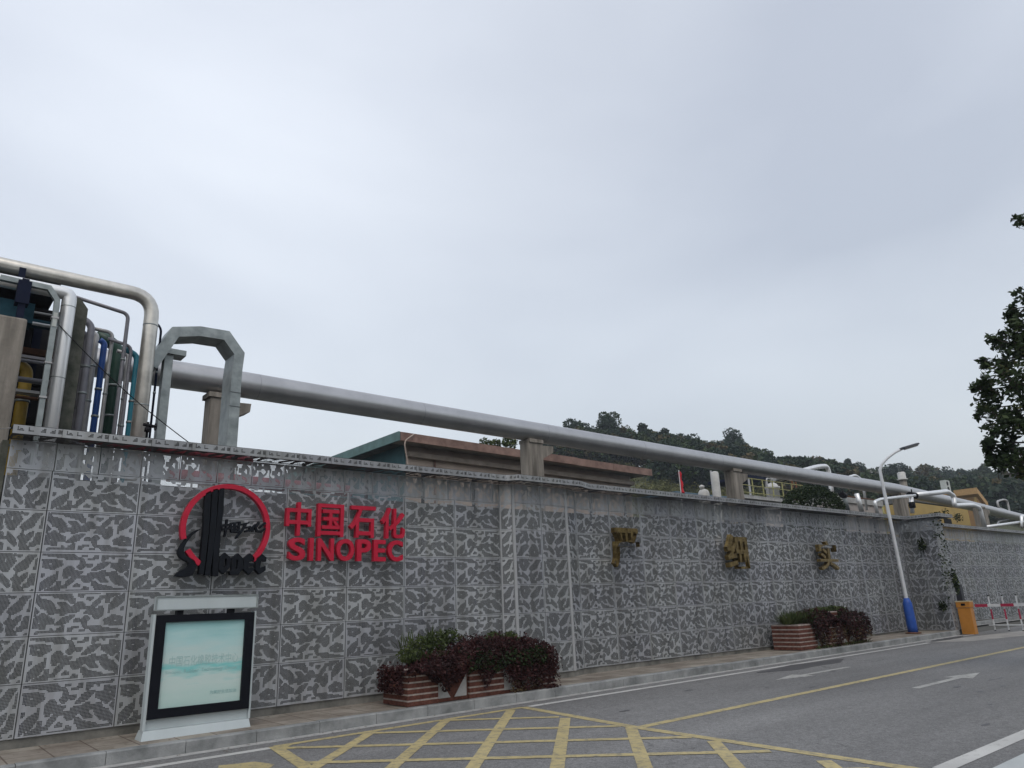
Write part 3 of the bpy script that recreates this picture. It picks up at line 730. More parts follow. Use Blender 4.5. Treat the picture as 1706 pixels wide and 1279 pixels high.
# right section
n_ = 15; x0, x1 = 12.64, 30.4; st = (x1-x0)/n_
cols = [((x0+st*i,YW),(x0+st*(i+1),YW),'W') for i in range(n_)]
tops = [((x0+st/2*i,YW),(x0+st/2*(i+1),YW),'T' if i % 7 else 'U') for i in range(2*n_)]
wr = wall_section('screen_wall', 'long perforated metal wall carrying the three brass characters, right of the angled bay', [(x0,YW)], cols, tops, seed=9)
coping(wr, [(x0,YW),(30.4,YW)]); wall_core(wr, [(x0,YW),(x1,YW)], .34); plinth(wr, [(x0,YW),(x1,YW)]); posts(wr, [(x0,YW),(x1,YW)])
# pier turned toward the road
pr = empty('screen_wall', (30.4, 12.8, .15), 'wall pier turned toward the road behind the orange barrier box, ivy on its corner', 'wall')
s_ = Screen()
def pz(key, p, q, zs, tp):
    for r in range(6):
        s_.panel(key[r], p, q, zs[r+1] if r < 5 else .31, zs[r+1] if r < 5 else .31, zs[r], zs[r])
    s_.panel(tp, p, q, 3.951, 3.951, 4.379, 4.379)
pz('DEDEDE', (30.4,12.79), (30.4,12.13), ROWZ, 'T'); pz('EDGDED', (30.4,12.13), (30.4,11.50), ROWZ, 'U')
pz('DEDEDE', (30.4,11.50), (31.1,11.50), ROWZ, 'T'); pz('EDGDED', (31.1,11.50), (31.1,13.0), ROWZ, 'U')
s_.build('perforated_cladding', [M['sheet'], M['perf']], pr)
coping(pr, [(30.4,12.35),(30.4,11.50),(31.1,11.50),(31.1,12.9)], off=.32, step=.6)
mb = MB(); mb.box(30.62,30.9,11.72,12.95,0,3.95); mb.build('backing_wall', M['backing'], pr)
mb = MB(); mb.box(30.43,31.07,11.53,12.9,0,.29); mb.build('plinth', M['plinth'], pr)
# far section beyond the gate
n_ = 22; x0, x1 = 31.12, 47.5; YF = 13.4; st = (x1-x0)/13
cols = [((x0+st*i,YF),(x0+st*(i+1),YF),'W') for i in range(13)]
tops = [((x0+st/2*i,YF),(x0+st/2*(i+1),YF),'T') for i in range(26)]
wf = wall_section('screen_wall', 'farther perforated metal wall beyond the barrier gate, seen behind the red and white boom', [(x0,YF)], cols, tops, seed=19)
coping(wf, [(x0,YF),(x1,YF)]); wall_core(wf, [(x0,YF),(x1,YF)], .34); plinth(wf, [(x0,YF),(x1,YF)])
x0, x1 = 47.6, 80; 
cols = [((x0+1.2*i,YF+.25),(x0+1.2*(i+1),YF+.25),'W') for i in range(24)]
tops = [((x0+.6*i,YF+.25),(x0+.6*(i+1),YF+.25),'T') for i in range(48)]
wg = wall_section('screen_wall', 'last stretch of perforated metal wall at the right edge, set slightly back', [(x0,YF+.25)], cols, tops, seed=29)
coping(wg, [(x0,YF+.25),(x1-3.6,YF+.25)]); wall_core(wg, [(x0,YF+.25),(x1-3.6,YF+.25)], .34); plinth(wg, [(x0,YF+.25),(x1-3.6,YF+.25)])

# ------------------------------------------------------------ lettering
def curve_mesh(polys, depth, bevel=.006):
    cu = bpy.data.curves.new('c', 'CURVE'); cu.dimensions = '2D'; cu.fill_mode = 'BOTH'; cu.extrude = depth/2; cu.bevel_depth = bevel; cu.bevel_resolution = 1
    for pl in polys:
        sp = cu.splines.new('POLY'); sp.points.add(len(pl)-1); sp.use_cyclic_u = True
        for i, (x, y) in enumerate(pl): sp.points[i].co = (x, y, 0, 1)
    ob = bpy.data.objects.new('c', cu); COL.objects.link(ob); dg = bpy.context.evaluated_depsgraph_get()
    me = bpy.data.meshes.new_from_object(ob.evaluated_get(dg)); bpy.data.objects.remove(ob); return me
def text_mesh(txt, depth, bold=0., bevel=.0):
    cu = bpy.data.curves.new('t', 'FONT'); cu.body = txt; cu.extrude = depth/2; cu.offset = bold; cu.bevel_depth = bevel
    ob = bpy.data.objects.new('t', cu); COL.objects.link(ob); dg = bpy.context.evaluated_depsgraph_get(); dg.update()
    me = bpy.data.meshes.new_from_object(ob.evaluated_get(dg)); bpy.data.objects.remove(ob); return me
def place_flat(me, name, material, x0, x1, z0, z1, y, parent=None, dims=None, shear=0.):
    """fit an XY letter mesh into a box standing in the XZ plane at depth y (front side)"""
    co = np.array([v.co for v in me.vertices]); mn = co.min(0); mxx = co.max(0)
    if dims is None: dims = (mn[0], mxx[0], mn[1], mxx[1])
    sx = (x1-x0)/(dims[1]-dims[0]); sz = (z1-z0)/(dims[3]-dims[2]); zf = mxx[2]
    org = Vector(((x0+x1)/2, y, z0))
    for v in me.vertices:
        X = x0+(v.co.x-dims[0])*sx; Z = z0+(v.co.y-dims[2])*sz
        v.co = Vector((X + shear*(Z-z0), y+(zf-v.co.z), Z))-org
    me.materials.clear(); me.materials.append(material); me.update()
    for p in me.polygons: p.use_smooth = False
    ob = bpy.data.objects.new(name, me); COL.objects.link(ob); ob.location = org
    if parent is not None: ob.parent = parent; ob.location = org-parent.location
    return ob
def letter(txt, label, x0, x1, z0, z1, depth, bold, material, cat, group, y, name='sign_letter', standoff=.06):
    size = z1-z0; me = text_mesh(txt, 1.0, bold, 0)
    for v in me.vertices: v.co.z *= depth
    ob = place_flat(me, name, material, x0, x1, z0, z1, y)
    tag(ob, label, cat, group); return ob
def XZ(px, py, Y=12.66): p = at(px, py, Y); return p.x, p.z
def box_px(x0, y0, x1, y1, Y):
    a = XZ(x0, (y0+y1)/2, Y); b = XZ(x1, (y0+y1)/2, Y); t = XZ((x0+x1)/2, y0, Y); u = XZ((x0+x1)/2, y1, Y)
    return a[0], b[0], u[1], t[1]
YL = 12.64
zn = [('中',477,519,838,889,'red raised character that is a box split by one tall upright, first of its row'),
      ('国',529.5,573,842.5,890,'red raised character with strokes inside a closed square frame, second of its row'),
      ('石',583,626,846,891.5,'red raised character with a flat top stroke over an open square, third of its row'),
      ('化',636,675,848.5,895.5,'red raised character with a hooked right stroke, last of its row')]
for ch, a, b, c, d_, lab in zn:
    X0, X1, Z0, Z1 = box_px(a, c, b, d_, YL)
    letter(ch, lab, X0, X1, 3.09, 3.685, .09, .017, M['redsign'], 'sign letter', 'raised red characters on the perforated wall', YL)
en = [('S',481,509,'red raised letter S, first in the row under the four characters'),('I',515.5,522.5,'red raised letter I, a single upright bar next to the S'),
      ('N',529.5,556.5,'red raised letter N in the middle of the Latin row'),('O',561,590.5,'round red raised letter O in the Latin row'),
      ('P',595,618.5,'red raised letter P in the Latin row'),('E',623,643,'red raised letter E in the Latin row'),('C',647,671.5,'red raised letter C closing the Latin row on the right')]
for ch, a, b, lab in en:
    X0, X1, Z0, Z1 = box_px(a, 900, b, 935, YL)
    letter(ch, lab, X0, X1, 2.66, 3.06, .09, .028, M['redsign'], 'sign letter', 'raised red Latin letters on the perforated wall', YL)
for ch, a, b, Z0, Z1, lab in (('严',1026,1070,2.57,3.52,'brown brass character with a long left leg, leftmost of the three on the wall'),
                      ('细',1215,1250,2.53,3.50,'brown brass character with a gridded right half, middle one of the three on the wall'),
                      ('实',1368,1398,2.50,3.44,'brown brass character with a roof stroke and splayed feet, rightmost of the three')):
    X0 = XZ(a, 920, 12.5)[0]; X1 = XZ(b, 920, 12.5)[0]
    letter(ch, lab, X0, X1, Z0, Z1, .13, .012 if ch == '实' else .026, M['gold'], 'sign character', 'brass characters on the wall', 12.56, name='sign_character')

# round emblem
em = empty('emblem', (4.34, 12.7, 2.4), 'round emblem with broken red ring, black tower strokes and black lettering', 'emblem')
def z6(l): return [XZ(280+x/8.53, 860+y/8.53, 12.62) for x, y in l]
def z4(l): return [XZ(280+x/4.062, 790+y/4.062, 12.62) for x, y in l]
def emb(name, polys, material, depth=.10, y=12.58, label=None, bevel=.004):
    me = curve_mesh(polys, depth, bevel)
    org = em.location
    for v in me.vertices: v.co = Vector((v.co.x, y + depth/2 - v.co.z, v.co.y)) - org
    me.materials.clear(); me.materials.append(material)
    ob = bpy.data.objects.new(name, me); COL.objects.link(ob); ob.parent = em
    if label: ob['label'] = label
    return ob
cxr, czr = XZ(377, 880, 12.62); rr = .735
def arc(a0, a1, r0, r1, n=60):
    A = [R(a0+(a1-a0)*i/n) for i in range(n+1)]
    return [(cxr+r0*math.cos(a), czr+r0*math.sin(a)) for a in A]+[(cxr+r1*math.cos(a), czr+r1*math.sin(a)) for a in reversed(A)]
emb('ring', [arc(-47, 196, rr, rr-.075)], M['redsign'])
emb('ring', [arc(212, 236, rr, rr-.075, 12)], M['redsign'], label='short broken piece of red ring at lower left')
emb('swoosh', [z6([(440,190),(400,196),(330,240),(280,282),(235,340),(190,395),(165,440),(140,480),(137,520),(150,560),(172,590),(215,620),(262,640),(285,665),(290,690),(270,722),(230,748),(190,760),(140,800),(90,850),(200,860),(290,852),(330,838),(355,800),(375,755),(388,715),(385,680),(372,640),(345,615),(300,592),(250,572),(228,545),(212,500),(212,460),(230,420),(255,370),(290,320),(330,270),(380,232)])], M['blacksign'])
emb('tower_stroke', [z4([(250,130),(285,112),(270,380),(235,675),(205,675),(235,380)])], M['blacksign'])
emb('tower_stroke', [z4([(300,105),(332,100),(318,350),(298,530),(277,682),(245,682),(268,500),(285,300)])], M['blacksign'])
emb('tower_stroke', [z4([(345,98),(375,95),(368,250),(350,400),(337,560),(332,687),(295,687),(305,500),(324,350),(337,200)])], M['blacksign'])
emb('blackletter', [z6([(800,520),(875,590),(870,720),(775,820),(710,760),(720,600)]), z6([(792,600),(828,600),(822,700),(775,738)])], M['blacksign'])
emb('blackletter', [z6([(985,530),(1050,600),(1050,740),(985,832),(875,832),(868,785),(900,770),(905,600)]), z6([(955,615),(987,615),(977,752),(945,752)])], M['blacksign'])
emb('blackletter', [z6([(1155,530),(1210,580),(1218,628),(1138,650),(1136,668),(1212,668),(1210,700),(1132,705),(1130,740),(1218,738),(1140,828),(1060,750),(1070,600)])], M['blacksign'])
emb('blackletter', [z6([(1320,535),(1385,590),(1378,642),(1312,622),(1292,740),(1372,712),(1372,768),(1290,822),(1230,760),(1240,600)])], M['blacksign'])
def strokes(lst, wd):
    out = []
    for pl in lst:
        P = [Vector((*p, 0)) for p in z6(pl)]
        for a, b in zip(P[:-1], P[1:]):
            d_ = (b-a).normalized(); n_ = Vector((-d_.y, d_.x, 0))*wd/2; e = d_*wd*.3
            out.append([tuple((a-e+n_)[:2]), tuple((a-e-n_)[:2]), tuple((b+e-n_*.7)[:2]), tuple((b+e+n_*.7)[:2])])
    return out
scr = MB()
def script_part(lst, wd):
    me_polys = strokes(lst, wd)
    for pl in me_polys:
        y0 = 12.56+.004*random.random(); n4 = [(x, y0, z) for x, z in pl]; b4 = [(x, y0+.07, z) for x, z in pl]
        scr.hexa([n4[0],n4[1],b4[1],b4[0],n4[3],n4[2],b4[2],b4[3]])
script_part([[(825,55),(812,180),(795,285)],[(752,135),(885,115)],[(752,135),(762,190),(860,175)],[(862,175),(885,115)],
             [(880,110),(1005,88)],[(880,110),(890,215)],[(1005,88),(985,230)],[(890,215),(985,230)],[(900,150),(985,140)],[(940,110),(935,220)],[(905,190),(980,185)],
             [(1015,125),(1130,98)],[(1095,110),(1050,190),(955,308)],[(1055,175),(1150,150)],[(1090,215),(1160,205)],[(1150,150),(1160,205)],
             [(1150,205),(1225,125)],[(1190,165),(1195,215)],[(1275,95),(1235,165),(1250,212),(1310,222),(1362,180)],[(1365,100),(1290,165)]], .036)
scr.build('script_lettering', M['blacksign'], em)

# ------------------------------------------------------------ lightbox
def poster_mat():
    m = bpy.data.materials.new('faded_poster'); m.use_nodes = True; t = m.node_tree; n = t.nodes; l = t.links
    p = n['Principled BSDF']; p.inputs['Roughness'].default_value = .12
    c = n.new('ShaderNodeTexCoord'); sp = n.new('ShaderNodeSeparateXYZ'); l.new(c.outputs['Object'], sp.inputs[0])
    mp = n.new('ShaderNodeMapping'); mp.inputs['Scale'].default_value = (1.1, 1, 5.5); mp.inputs['Rotation'].default_value = (0, .12, 0); l.new(c.outputs['Object'], mp.inputs[0])
    z = n.new('ShaderNodeTexNoise'); z.inputs['Scale'].default_value = 1.7; z.inputs['Detail'].default_value = 5; l.new(mp.outputs[0], z.inputs['Vector'])
    r = n.new('ShaderNodeValToRGB'); l.new(sp.outputs['Z'], r.inputs[0])
    e = r.color_ramp.elements; e[0].position = 0; e[0].color = (.46,.64,.60,1); e[1].position = 1; e[1].color = (.27,.54,.55,1)
    for ps, co in ((.30,(.55,.68,.65)),(.42,(.22,.58,.57)),(.52,(.55,.68,.66)),(.74,(.43,.66,.66))):
        q = e.new(ps); q.color = (*co, 1)
    ad = n.new('ShaderNodeMath'); ad.operation = 'MULTIPLY_ADD'; ad.inputs[1].default_value = .45; l.new(z.outputs['Fac'], ad.inputs[0])
    mu = n.new('ShaderNodeMath'); mu.operation = 'MULTIPLY_ADD'; mu.inputs[1].default_value = .8; mu.inputs[2].default_value = -.22; l.new(sp.outputs['Z'], mu.inputs[0])
    l.new(mu.outputs[0], ad.inputs[2]); l.new(ad.outputs[0], r.inputs[0]); l.new(r.outputs[0], p.inputs['Base Color'])
    return m
M['poster'] = poster_mat()
M['ptext'] = mat('poster_lettering', (.30,.49,.48), .15, var=.06, scale=14)
M['ptext2'] = mat('poster_lettering_pale', (.36,.55,.54), .15, var=.06, scale=10)
LB = empty('advertising_lightbox', (3.84, 11.95, .155), 'freestanding white lightbox with a black framed pale teal poster on the pavement', 'lightbox')
mb = MB(); x0, x1 = 3.12, 4.58; ya = 11.92
mb.hexa([(3.07,11.87,.15),(4.60,11.87,.15),(4.60,12.2,.15),(3.07,12.2,.15),(3.10,11.92,.27),(4.585,11.92,.27),(4.585,12.15,.27),(3.10,12.15,.27)])
mb.build('base', M['whitebox'], LB)
mb = MB(); mb.box(3.13,4.57,11.97,12.12,.272,1.80); mb.build('cabinet', M['whitebox'], LB)
mb = MB(); mb.box(3.09,3.127,11.93,12.06,.272,1.83); mb.build('side_post', M['whitebox'], LB)
mb = MB(); mb.box(4.573,4.605,11.93,12.06,.272,1.83); mb.build('side_post', M['whitebox'], LB)
mb = MB()
fz0, fz1 = .415, 1.815
mb.box(3.13,3.265,11.91,11.968,fz0,fz1); mb.box(4.435,4.57,11.91,11.968,fz0,fz1)
mb.box(3.265,4.435,11.912,11.968,fz0,fz0+.125); mb.box(3.265,4.435,11.912,11.968,fz1-.105,fz1)
mb.build('frame', M['frameblk'], LB)
me = bpy.data.meshes.new('poster'); me.from_pydata([(0,0,0),(1.17,0,0),(1.17,0,1.17),(0,0,1.17)], [], [(0,1,2,3)]); me.materials.append(M['poster'])
po = bpy.data.objects.new('poster', me); COL.objects.link(po); po.parent = LB; po.location = Vector((3.265,11.955,.54))-LB.location
for txt, xa, xb, za, zb_, mt, bo in (('中国石化橡胶技术中心', 3.37, 4.37, 1.09, 1.235, 'ptext2', .0), ('Sinopec', 3.33, 3.55, .985, 1.04, 'ptext2', 0), ('Rubber', 3.59, 3.80, .995, 1.045, 'ptext', 0), ('Technology', 3.835, 4.15, .985, 1.045, 'ptext', 0), ('Center', 4.185, 4.37, .995, 1.045, 'ptext2', 0), ('为美好生活加油', 3.98, 4.37, .665, .72, 'ptext', .01)):
    me = text_mesh(txt, 0, bo)
    ob = place_flat(me, 'lettering', M[mt], xa, xb, za, zb_, 11.948)
    for v in ob.data.vertices: v.co.y = 0
    ob.parent = po; ob.location = Vector(((xa+xb)/2, 11.952, za))-LB.location-po.location
mb = MB(); mb.box(3.10,4.60,11.90,12.0,1.885,2.075); hp = mb.build('header_panel', M['whitebox'], LB)
mb = MB(); mb.box(3.095,4.605,11.885,11.9,2.063,2.083); mb.box(3.095,4.605,11.885,11.9,1.877,1.892); mb.box(3.095,3.115,11.885,11.9,1.892,2.063); mb.box(4.585,4.605,11.885,11.9,1.892,2.063); mb.build('rim', M['galv'], hp)
for x in (3.42, 4.18): mb = MB(); mb.box(x,x+.09,11.96,12.06,1.801,1.884); mb.build('bracket', M['frameblk'], LB)

# ------------------------------------------------------------ leaves
def leaf_arrays(cent, size, aspect=.55, up=.3, rng=RNG, droop=0.):
    n = len(cent); d = rng.normal(size=(n,3)); d[:,2] = d[:,2]*.6 - droop; d /= np.linalg.norm(d, axis=1)[:,None]
    nn = rng.normal(size=(n,3)); nn[:,2] += up*2; r = np.cross(d, nn); r /= (np.linalg.norm(r, axis=1)[:,None]+1e-9)
    s = size*(.6+.8*rng.random(n)); a = d*s[:,None]; b = r*(s*aspect*.5)[:,None]
    P = np.empty((n,4,3)); P[:,0] = cent-a*.5; P[:,1] = cent+b; P[:,2] = cent+a*.5; P[:,3] = cent-b
    return P.reshape(-1,3)
def mesh_quads(name, co, mats, mi=None, extra=None):
    """co: (4n,3) leaf quads; extra: MB of wood appended with material slot 1.."""
    n = len(co)//4; me = bpy.data.meshes.new(name)
    if extra is not None and extra.v:
        vs = np.vstack([co, np.array(extra.v)]); fs = [tuple(range(4*i, 4*i+4)) for i in range(n)]+[[q+4*n for q in f] for f in extra.f]
        me.from_pydata(vs.tolist(), [], fs); idx = ([0]*n if mi is None else list(mi))+[k+1 for k in extra.mi]
        for q in mats: me.materials.append(q)
        me.polygons.foreach_set('material_index', idx)
    else:
        me.vertices.add(4*n); me.vertices.foreach_set('co', co.ravel()); me.loops.add(4*n); me.loops.foreach_set('vertex_index', np.arange(4*n, dtype=np.int32))
        me.polygons.add(n); me.polygons.foreach_set('loop_start', np.arange(0, 4*n, 4, dtype=np.int32)); me.polygons.foreach_set('loop_total', np.full(n, 4, np.int32))
        for q in mats: me.materials.append(q)
        if mi is not None: me.polygons.foreach_set('material_index', np.array(mi, np.int32))
    me.update(calc_edges=True); return me
def obj(name, me, loc=(0,0,0), parent=None):
    o = bpy.data.objects.new(name, me); COL.objects.link(o); o.location = loc
    if parent is not None: o.parent = parent
    return o
def blob_pts(c, r, n, rng=RNG, shell=.45):
    d = rng.normal(size=(n,3)); d /= np.linalg.norm(d, axis=1)[:,None]; rad = (shell+(1-shell)*rng.random(n)**.6)
    return np.array(c)+d*rad[:,None]*np.array(r)

# ------------------------------------------------------------ planters
def planter(x0, x1, ya, yb, base, label, ends, mid, group):
    root = empty('planter', ((x0+x1)/2, (ya+yb)/2, base), label, 'planter', group)
    X0, X1 = x0, x1
    def course(mb, a, b, c, d_, z0, z1):
        k = int(round((z1-z0)/.105)); hh = (z1-z0)/k
        for i in range(k):
            z = z0+i*hh
            mb.box(a, b, c, d_, z, z+hh*.72, 0); mb.box(a+.004, b-.004, c+.004, d_-.004, z+hh*.72, z+hh, 1)
    ws = [(x0, x0+ends[0]), ((x0+x1)/2-ends[1]/2, (x0+x1)/2+ends[1]/2), (x1-ends[2], x1)]
    hs = [mid[0], mid[1], mid[2]]
    for (a, b), h in zip(ws, hs):
        mb = MB(); course(mb, a, b, ya, yb, base, base+h); mb.build('brick_pier', [M['brick'], M['stripe']], root)
    for (a, b), h in (((ws[0][1], ws[1][0]), mid[0]-.05), ((ws[1][1], ws[2][0]), mid[2]-.05)):
        mb = MB(); mb.box(a, b, ya+.06, yb-.06, base, base+h, 0)
        cx = (a+b)/2; zt = base+h-.1; z_ = base+.06
        mb.add([(a+.03,ya+.055,z_),(cx-.04,ya+.055,z_),(a+.03,ya+.055,zt)], [(0,1,2)], 1)
        mb.add([(cx+.04,ya+.055,z_),(b-.03,ya+.055,z_),(b-.03,ya+.055,zt)], [(0,1,2)], 1)
        mb.build('mosaic_panel', [M['brick'], M['mosaic']], root)
    mb = MB(); mb.box(ws[0][1], ws[2][0], ya+.1, yb-.1, base+mid[0]-.12, base+mid[0]-.02); mb.build('soil', M['soil'], root)
    return root
def shrubbery(name, label, cat, pts_list, mats, group=None, size=.045, stems=None, loc=(0,0,0), droop=0., aspect=.6):
    co = np.vstack([leaf_arrays(p, size, aspect=aspect, droop=droop) for p, _ in pts_list]); mi = np.concatenate([np.full(len(p), k) for p, k in pts_list])
    lo = np.array(loc); 
    me = mesh_quads(name, co-lo, mats, mi); o = obj(name, me, loc); return tag(o, label, cat, group)
b1z = g(8.8)+.16
planter(7.15, 10.55, 11.53, 12.35, b1z, 'brick planter with pale stripes overgrown by purple creeper, nearer of the two', (.62,.8,.5), (.58,.80,.74), 'brick planters along the wall')
b2z = g(22)+.16
planter(20.15, 24.1, 11.75, 12.6, b2z, 'brick planter with pale stripes and a tall middle pier, farther one near the lamp post', (.95,.75,.6), (.68,.98,.66), 'brick planters along the wall')
def drape(x0, x1, ya, yb, base, prof, bottom, n, rng):
    """creeper over the top and hanging over the front; prof(x) -> top height, bottom(x) -> hanging depth height"""
    x = x0+(x1-x0)*rng.random(n); t = rng.random(n)
    top = np.array([prof(a) for a in x]); bot = np.array([bottom(a) for a in x])
    front = rng.random(n) < .62
    y = np.where(front, ya-.02-.14*rng.random(n)-.08*np.sin(t*3.14), ya-.05+(yb-ya)*rng.random(n)*.9)
    z = np.where(front, base+bot+(top-bot)*t, base+top-.14*rng.random(n)+.05*rng.normal(size=n))
    z = z + .035*np.sin(x*9)+.02*np.sin(x*23)
    return np.stack([x, y, z], 1)
rg1 = np.random.default_rng(11)
def smooth_noise(x, s): return math.sin(x*3.1+s)*.5+math.sin(x*7.3+s*2)*.3+math.sin(x*15.7+s*3)*.2
prof1 = lambda x: np.interp(x, [7.0,7.4,8.0,8.6,9.3,9.9,10.3,10.62], [.54,.66,.76,.97,.99,.90,.84,.64])+.05*smooth_noise(x, 1)
bot1 = lambda x: np.interp(x, [7.0,7.25,7.7,7.9,8.1,8.6,8.75,9.0,9.3,9.5,10.1,10.2,10.62], [.42,.56,.34,.20,.42,.50,.12,.5,.12,.15,.08,.42,.15])+.10*smooth_noise(x, 5)
cr1 = drape(7.08, 10.48, 11.53, 12.35, b1z, prof1, bot1, 11500, rg1)
def shoots(prof, x0, x1, ya, yb, base, n, rng, L_=.2):
    P = []
    for i in range(n):
        x = rng.uniform(x0, x1); y = rng.uniform(ya, yb); d = np.array([rng.normal()*.6, -rng.random()*.5, .5+rng.random()]); d /= np.linalg.norm(d); l_ = L_*(.4+rng.random())
        t = np.linspace(0, 1, 16)[:,None]; P.append(np.array([x, y, base+prof(x)-.05])+d*l_*t+np.array([0,0,-.10])*t*t+rng.normal(size=(16,3))*.012)
    return np.vstack(P)
sh1 = shoots(prof1, 7.1, 10.5, 11.5, 12.2, b1z, 110, rg1)
tail = np.stack([10.32+.12*rg1.normal(size=500), 11.42-.05*rg1.random(500), b1z-.14+.7*rg1.random(500)], 1)
side = np.stack([7.08-.07*rg1.random(900), 11.55+.8*rg1.random(900), b1z+.2+.45*rg1.random(900)], 1)
dry = drape(9.35, 10.15, 11.50, 12.2, b1z, lambda x: .55, lambda x: .0, 900, rg1); dry[:,1] = 11.42+.06*rg1.random(len(dry))
mid_ = drape(8.3, 10.2, 11.5, 12.3, b1z, lambda x: .8, lambda x: .45, 2600, rg1)
shrubbery('creeper', 'dark purple creeper spilling over the front of the nearer brick planter', 'creeper', [(np.vstack([cr1, tail, side, sh1]), 0), (mid_, 1), (dry, 2)], [M['l_red'], M['l_bush'], M['l_dry']], 'creepers over the planters', size=.052, loc=(8.8,11.9,b1z), droop=.5)
def bush(c, r, n, k, rng, up=1): return blob_pts(c, r, n, rng, .3), k
def tuft(cx, cy, z0, n, L_, rng, spread=.6):
    """grassy sword leaves radiating from a base"""
    co = []
    for i in range(n):
        a = rng.random()*2*math.pi; e = .4+rng.random()*.9; l_ = L_*(.6+.6*rng.random())
        d = np.array([math.cos(a)*math.cos(e)*spread, math.sin(a)*math.cos(e)*spread, math.sin(e)]); b = np.array([cx, cy, z0])+rng.normal(size=3)*[.03,.03,.01]
        s = np.array([-math.sin(a), math.cos(a), 0])*.012; m_ = b+d*l_*.55; t_ = b+d*l_+np.array([d[0],d[1],-.25])*l_*.25
        co += [b-s*.5, m_-s, t_, m_+s]
    return np.array(co)
gp = [bush((7.75,12.05,b1z+.93),(.28,.2,.2),900,0,rg1), bush((8.1,12.05,b1z+1.0),(.25,.2,.2),900,0,rg1), bush((7.45,12.0,b1z+.80),(.22,.2,.15),500,0,rg1), bush((8.4,12.0,b1z+1.08),(.2,.2,.13),400,0,rg1)]
co = np.vstack([leaf_arrays(p[::2], .075, aspect=.4) for p, _ in gp]+[tuft(7.3+.12*i, 11.9, b1z+.66, 22, .26, rg1) for i in range(8)]+[tuft(7.35+1.1*rg1.random(), 12.0+.15*rg1.random(), b1z+.85+.15*rg1.random(), 7, .34, rg1, .5) for i in range(16)])
tag(obj('shrub', mesh_quads('shrub', co-np.array([7.9,12.05,b1z+.6]), [M['l_green']]), (7.9,12.05,b1z+.6)), 'loose light green shrub on the left of the nearer planter', 'shrub', 'green shrubs in the planters')
gp = [bush((9.45,12.05,b1z+.92),(.25,.2,.18),900,0,rg1), bush((9.85,12.05,b1z+.90),(.24,.2,.18),900,0,rg1)]
co = np.vstack([leaf_arrays(p, .06, aspect=.45) for p, _ in gp])
tag(obj('shrub', mesh_quads('shrub', co-np.array([9.6,12.05,b1z+.8]), [M['l_green']]), (9.6,12.05,b1z+.8)), 'small bright green shrub on the right of the nearer planter', 'shrub', 'green shrubs in the planters')
# farther planter
prof2 = lambda x: np.interp(x, [19.9,20.9,21.4,21.75,21.9,22.3,22.45,22.9,23.4,24.0,24.3], [.70,.80,.95,.97,.80,.82,.88,.95,.92,.85,.5])+.04*smooth_noise(x, 3)
bot2 = lambda x: np.interp(x, [19.9,20.85,20.95,21.3,21.45,21.7,21.9,22.3,22.45,23.0,23.1,24.2], [.7,.7,.3,.05,.15,.6,.72,.74,.6,.2,.05,.2])+.06*smooth_noise(x, 8)
cr2 = drape(20.8, 24.15, 11.75, 12.6, b2z, prof2, bot2, 5600, rg1)
sh2 = shoots(prof2, 20.9, 24.1, 11.75, 12.4, b2z, 80, rg1, .25)
red2 = drape(21.95, 22.25, 11.72, 11.9, b2z, lambda x: .75, lambda x: .0, 500, rg1)
st2 = drape(21.0, 24.1, 11.75, 12.0, b2z, lambda x: .5, lambda x: .05, 700, rg1)
shrubbery('creeper', 'dark purple creeper hanging in bunches over the farther brick planter', 'creeper', [(np.vstack([cr2, sh2]), 0), (red2, 0), (cr2[:2500]+[0,.05,.02], 1), (st2, 2)], [M['l_red'], M['l_bush'], M['l_dry']], 'creepers over the planters', size=.062, loc=(22,12,b2z), droop=.5)
co = np.vstack([tuft(20.2+.07*i+.05*rg1.normal(), 11.9+.45*rg1.random(), b2z+.64, 42, .46, rg1, .95) for i in range(24)]+[leaf_arrays(bush((22.1+.25*i,12.2,b2z+.98+.03*math.sin(i*2)),(.3,.2,.14),420,0,rg1)[0], .08, aspect=.35) for i in range(7)])
tag(obj('shrub', mesh_quads('shrub', co-np.array([21,12.1,b2z+.7]), [M['l_green']]), (21,12.1,b2z+.7)), 'spiky olive green plants along the top of the farther planter', 'shrub', 'green shrubs in the planters')
# weeds at the foot of the farther planter
co = np.vstack([tuft(x, 11.62, g(x)+.155, 14, .13, rg1, 1.0) for x in np.linspace(20.9, 23.9, 14)])
tag(obj('weeds', mesh_quads('weeds', co, [M['l_green']])), 'low weeds growing along the foot of the farther planter', 'weeds', kind='stuff')

# ------------------------------------------------------------ street lamp
lx, ly = 28.4, 12.15; lz = g(lx)+.16
LP = empty('street_lamp', (lx, ly, lz), 'white street lamp with blue foot sleeve and curved arm over the road', 'street lamp')
tp = Vector((28.1, 12.15, 5.9)); q0 = Vector((lx, ly, lz))
mb = MB(); mb.tube([q0, q0.lerp(tp, .24), tp, tp+Vector((.0,.0,.22)), tp+Vector((.07,-.085,.43)), tp+Vector((.2,-.25,.63)), tp+Vector((.385,-.475,.82)), tp+Vector((.57,-.70,.95))], [.075,.068,.058,.056,.052,.048,.044,.042], n=14)
mb.build('pole', M['lampwhite'], LP)
mb = MB(); a = q0; b = q0.lerp(tp, .215)
mb.tube([a, a+(b-a)*.2, a+(b-a)*.85, b], [.17,.165,.155,.09], n=18); mb.build('sleeve', M['bluesleeve'], LP)
mb = MB(); mb.lathe((lx,ly,lz), [(.26,.0),(.26,.03),(.2,.045)]); mb.build('base_plate', M['rust'], LP)
hd = empty('lamp_head_ref', (0,0,0)); bpy.data.objects.remove(hd)
h0 = tp+Vector((.52,-.64,.93)); hdv = Vector((.62,-.76,.24)).normalized(); side_ = hdv.cross(Vector((0,0,1))).normalized(); up_ = side_.cross(hdv)
mb = MB()
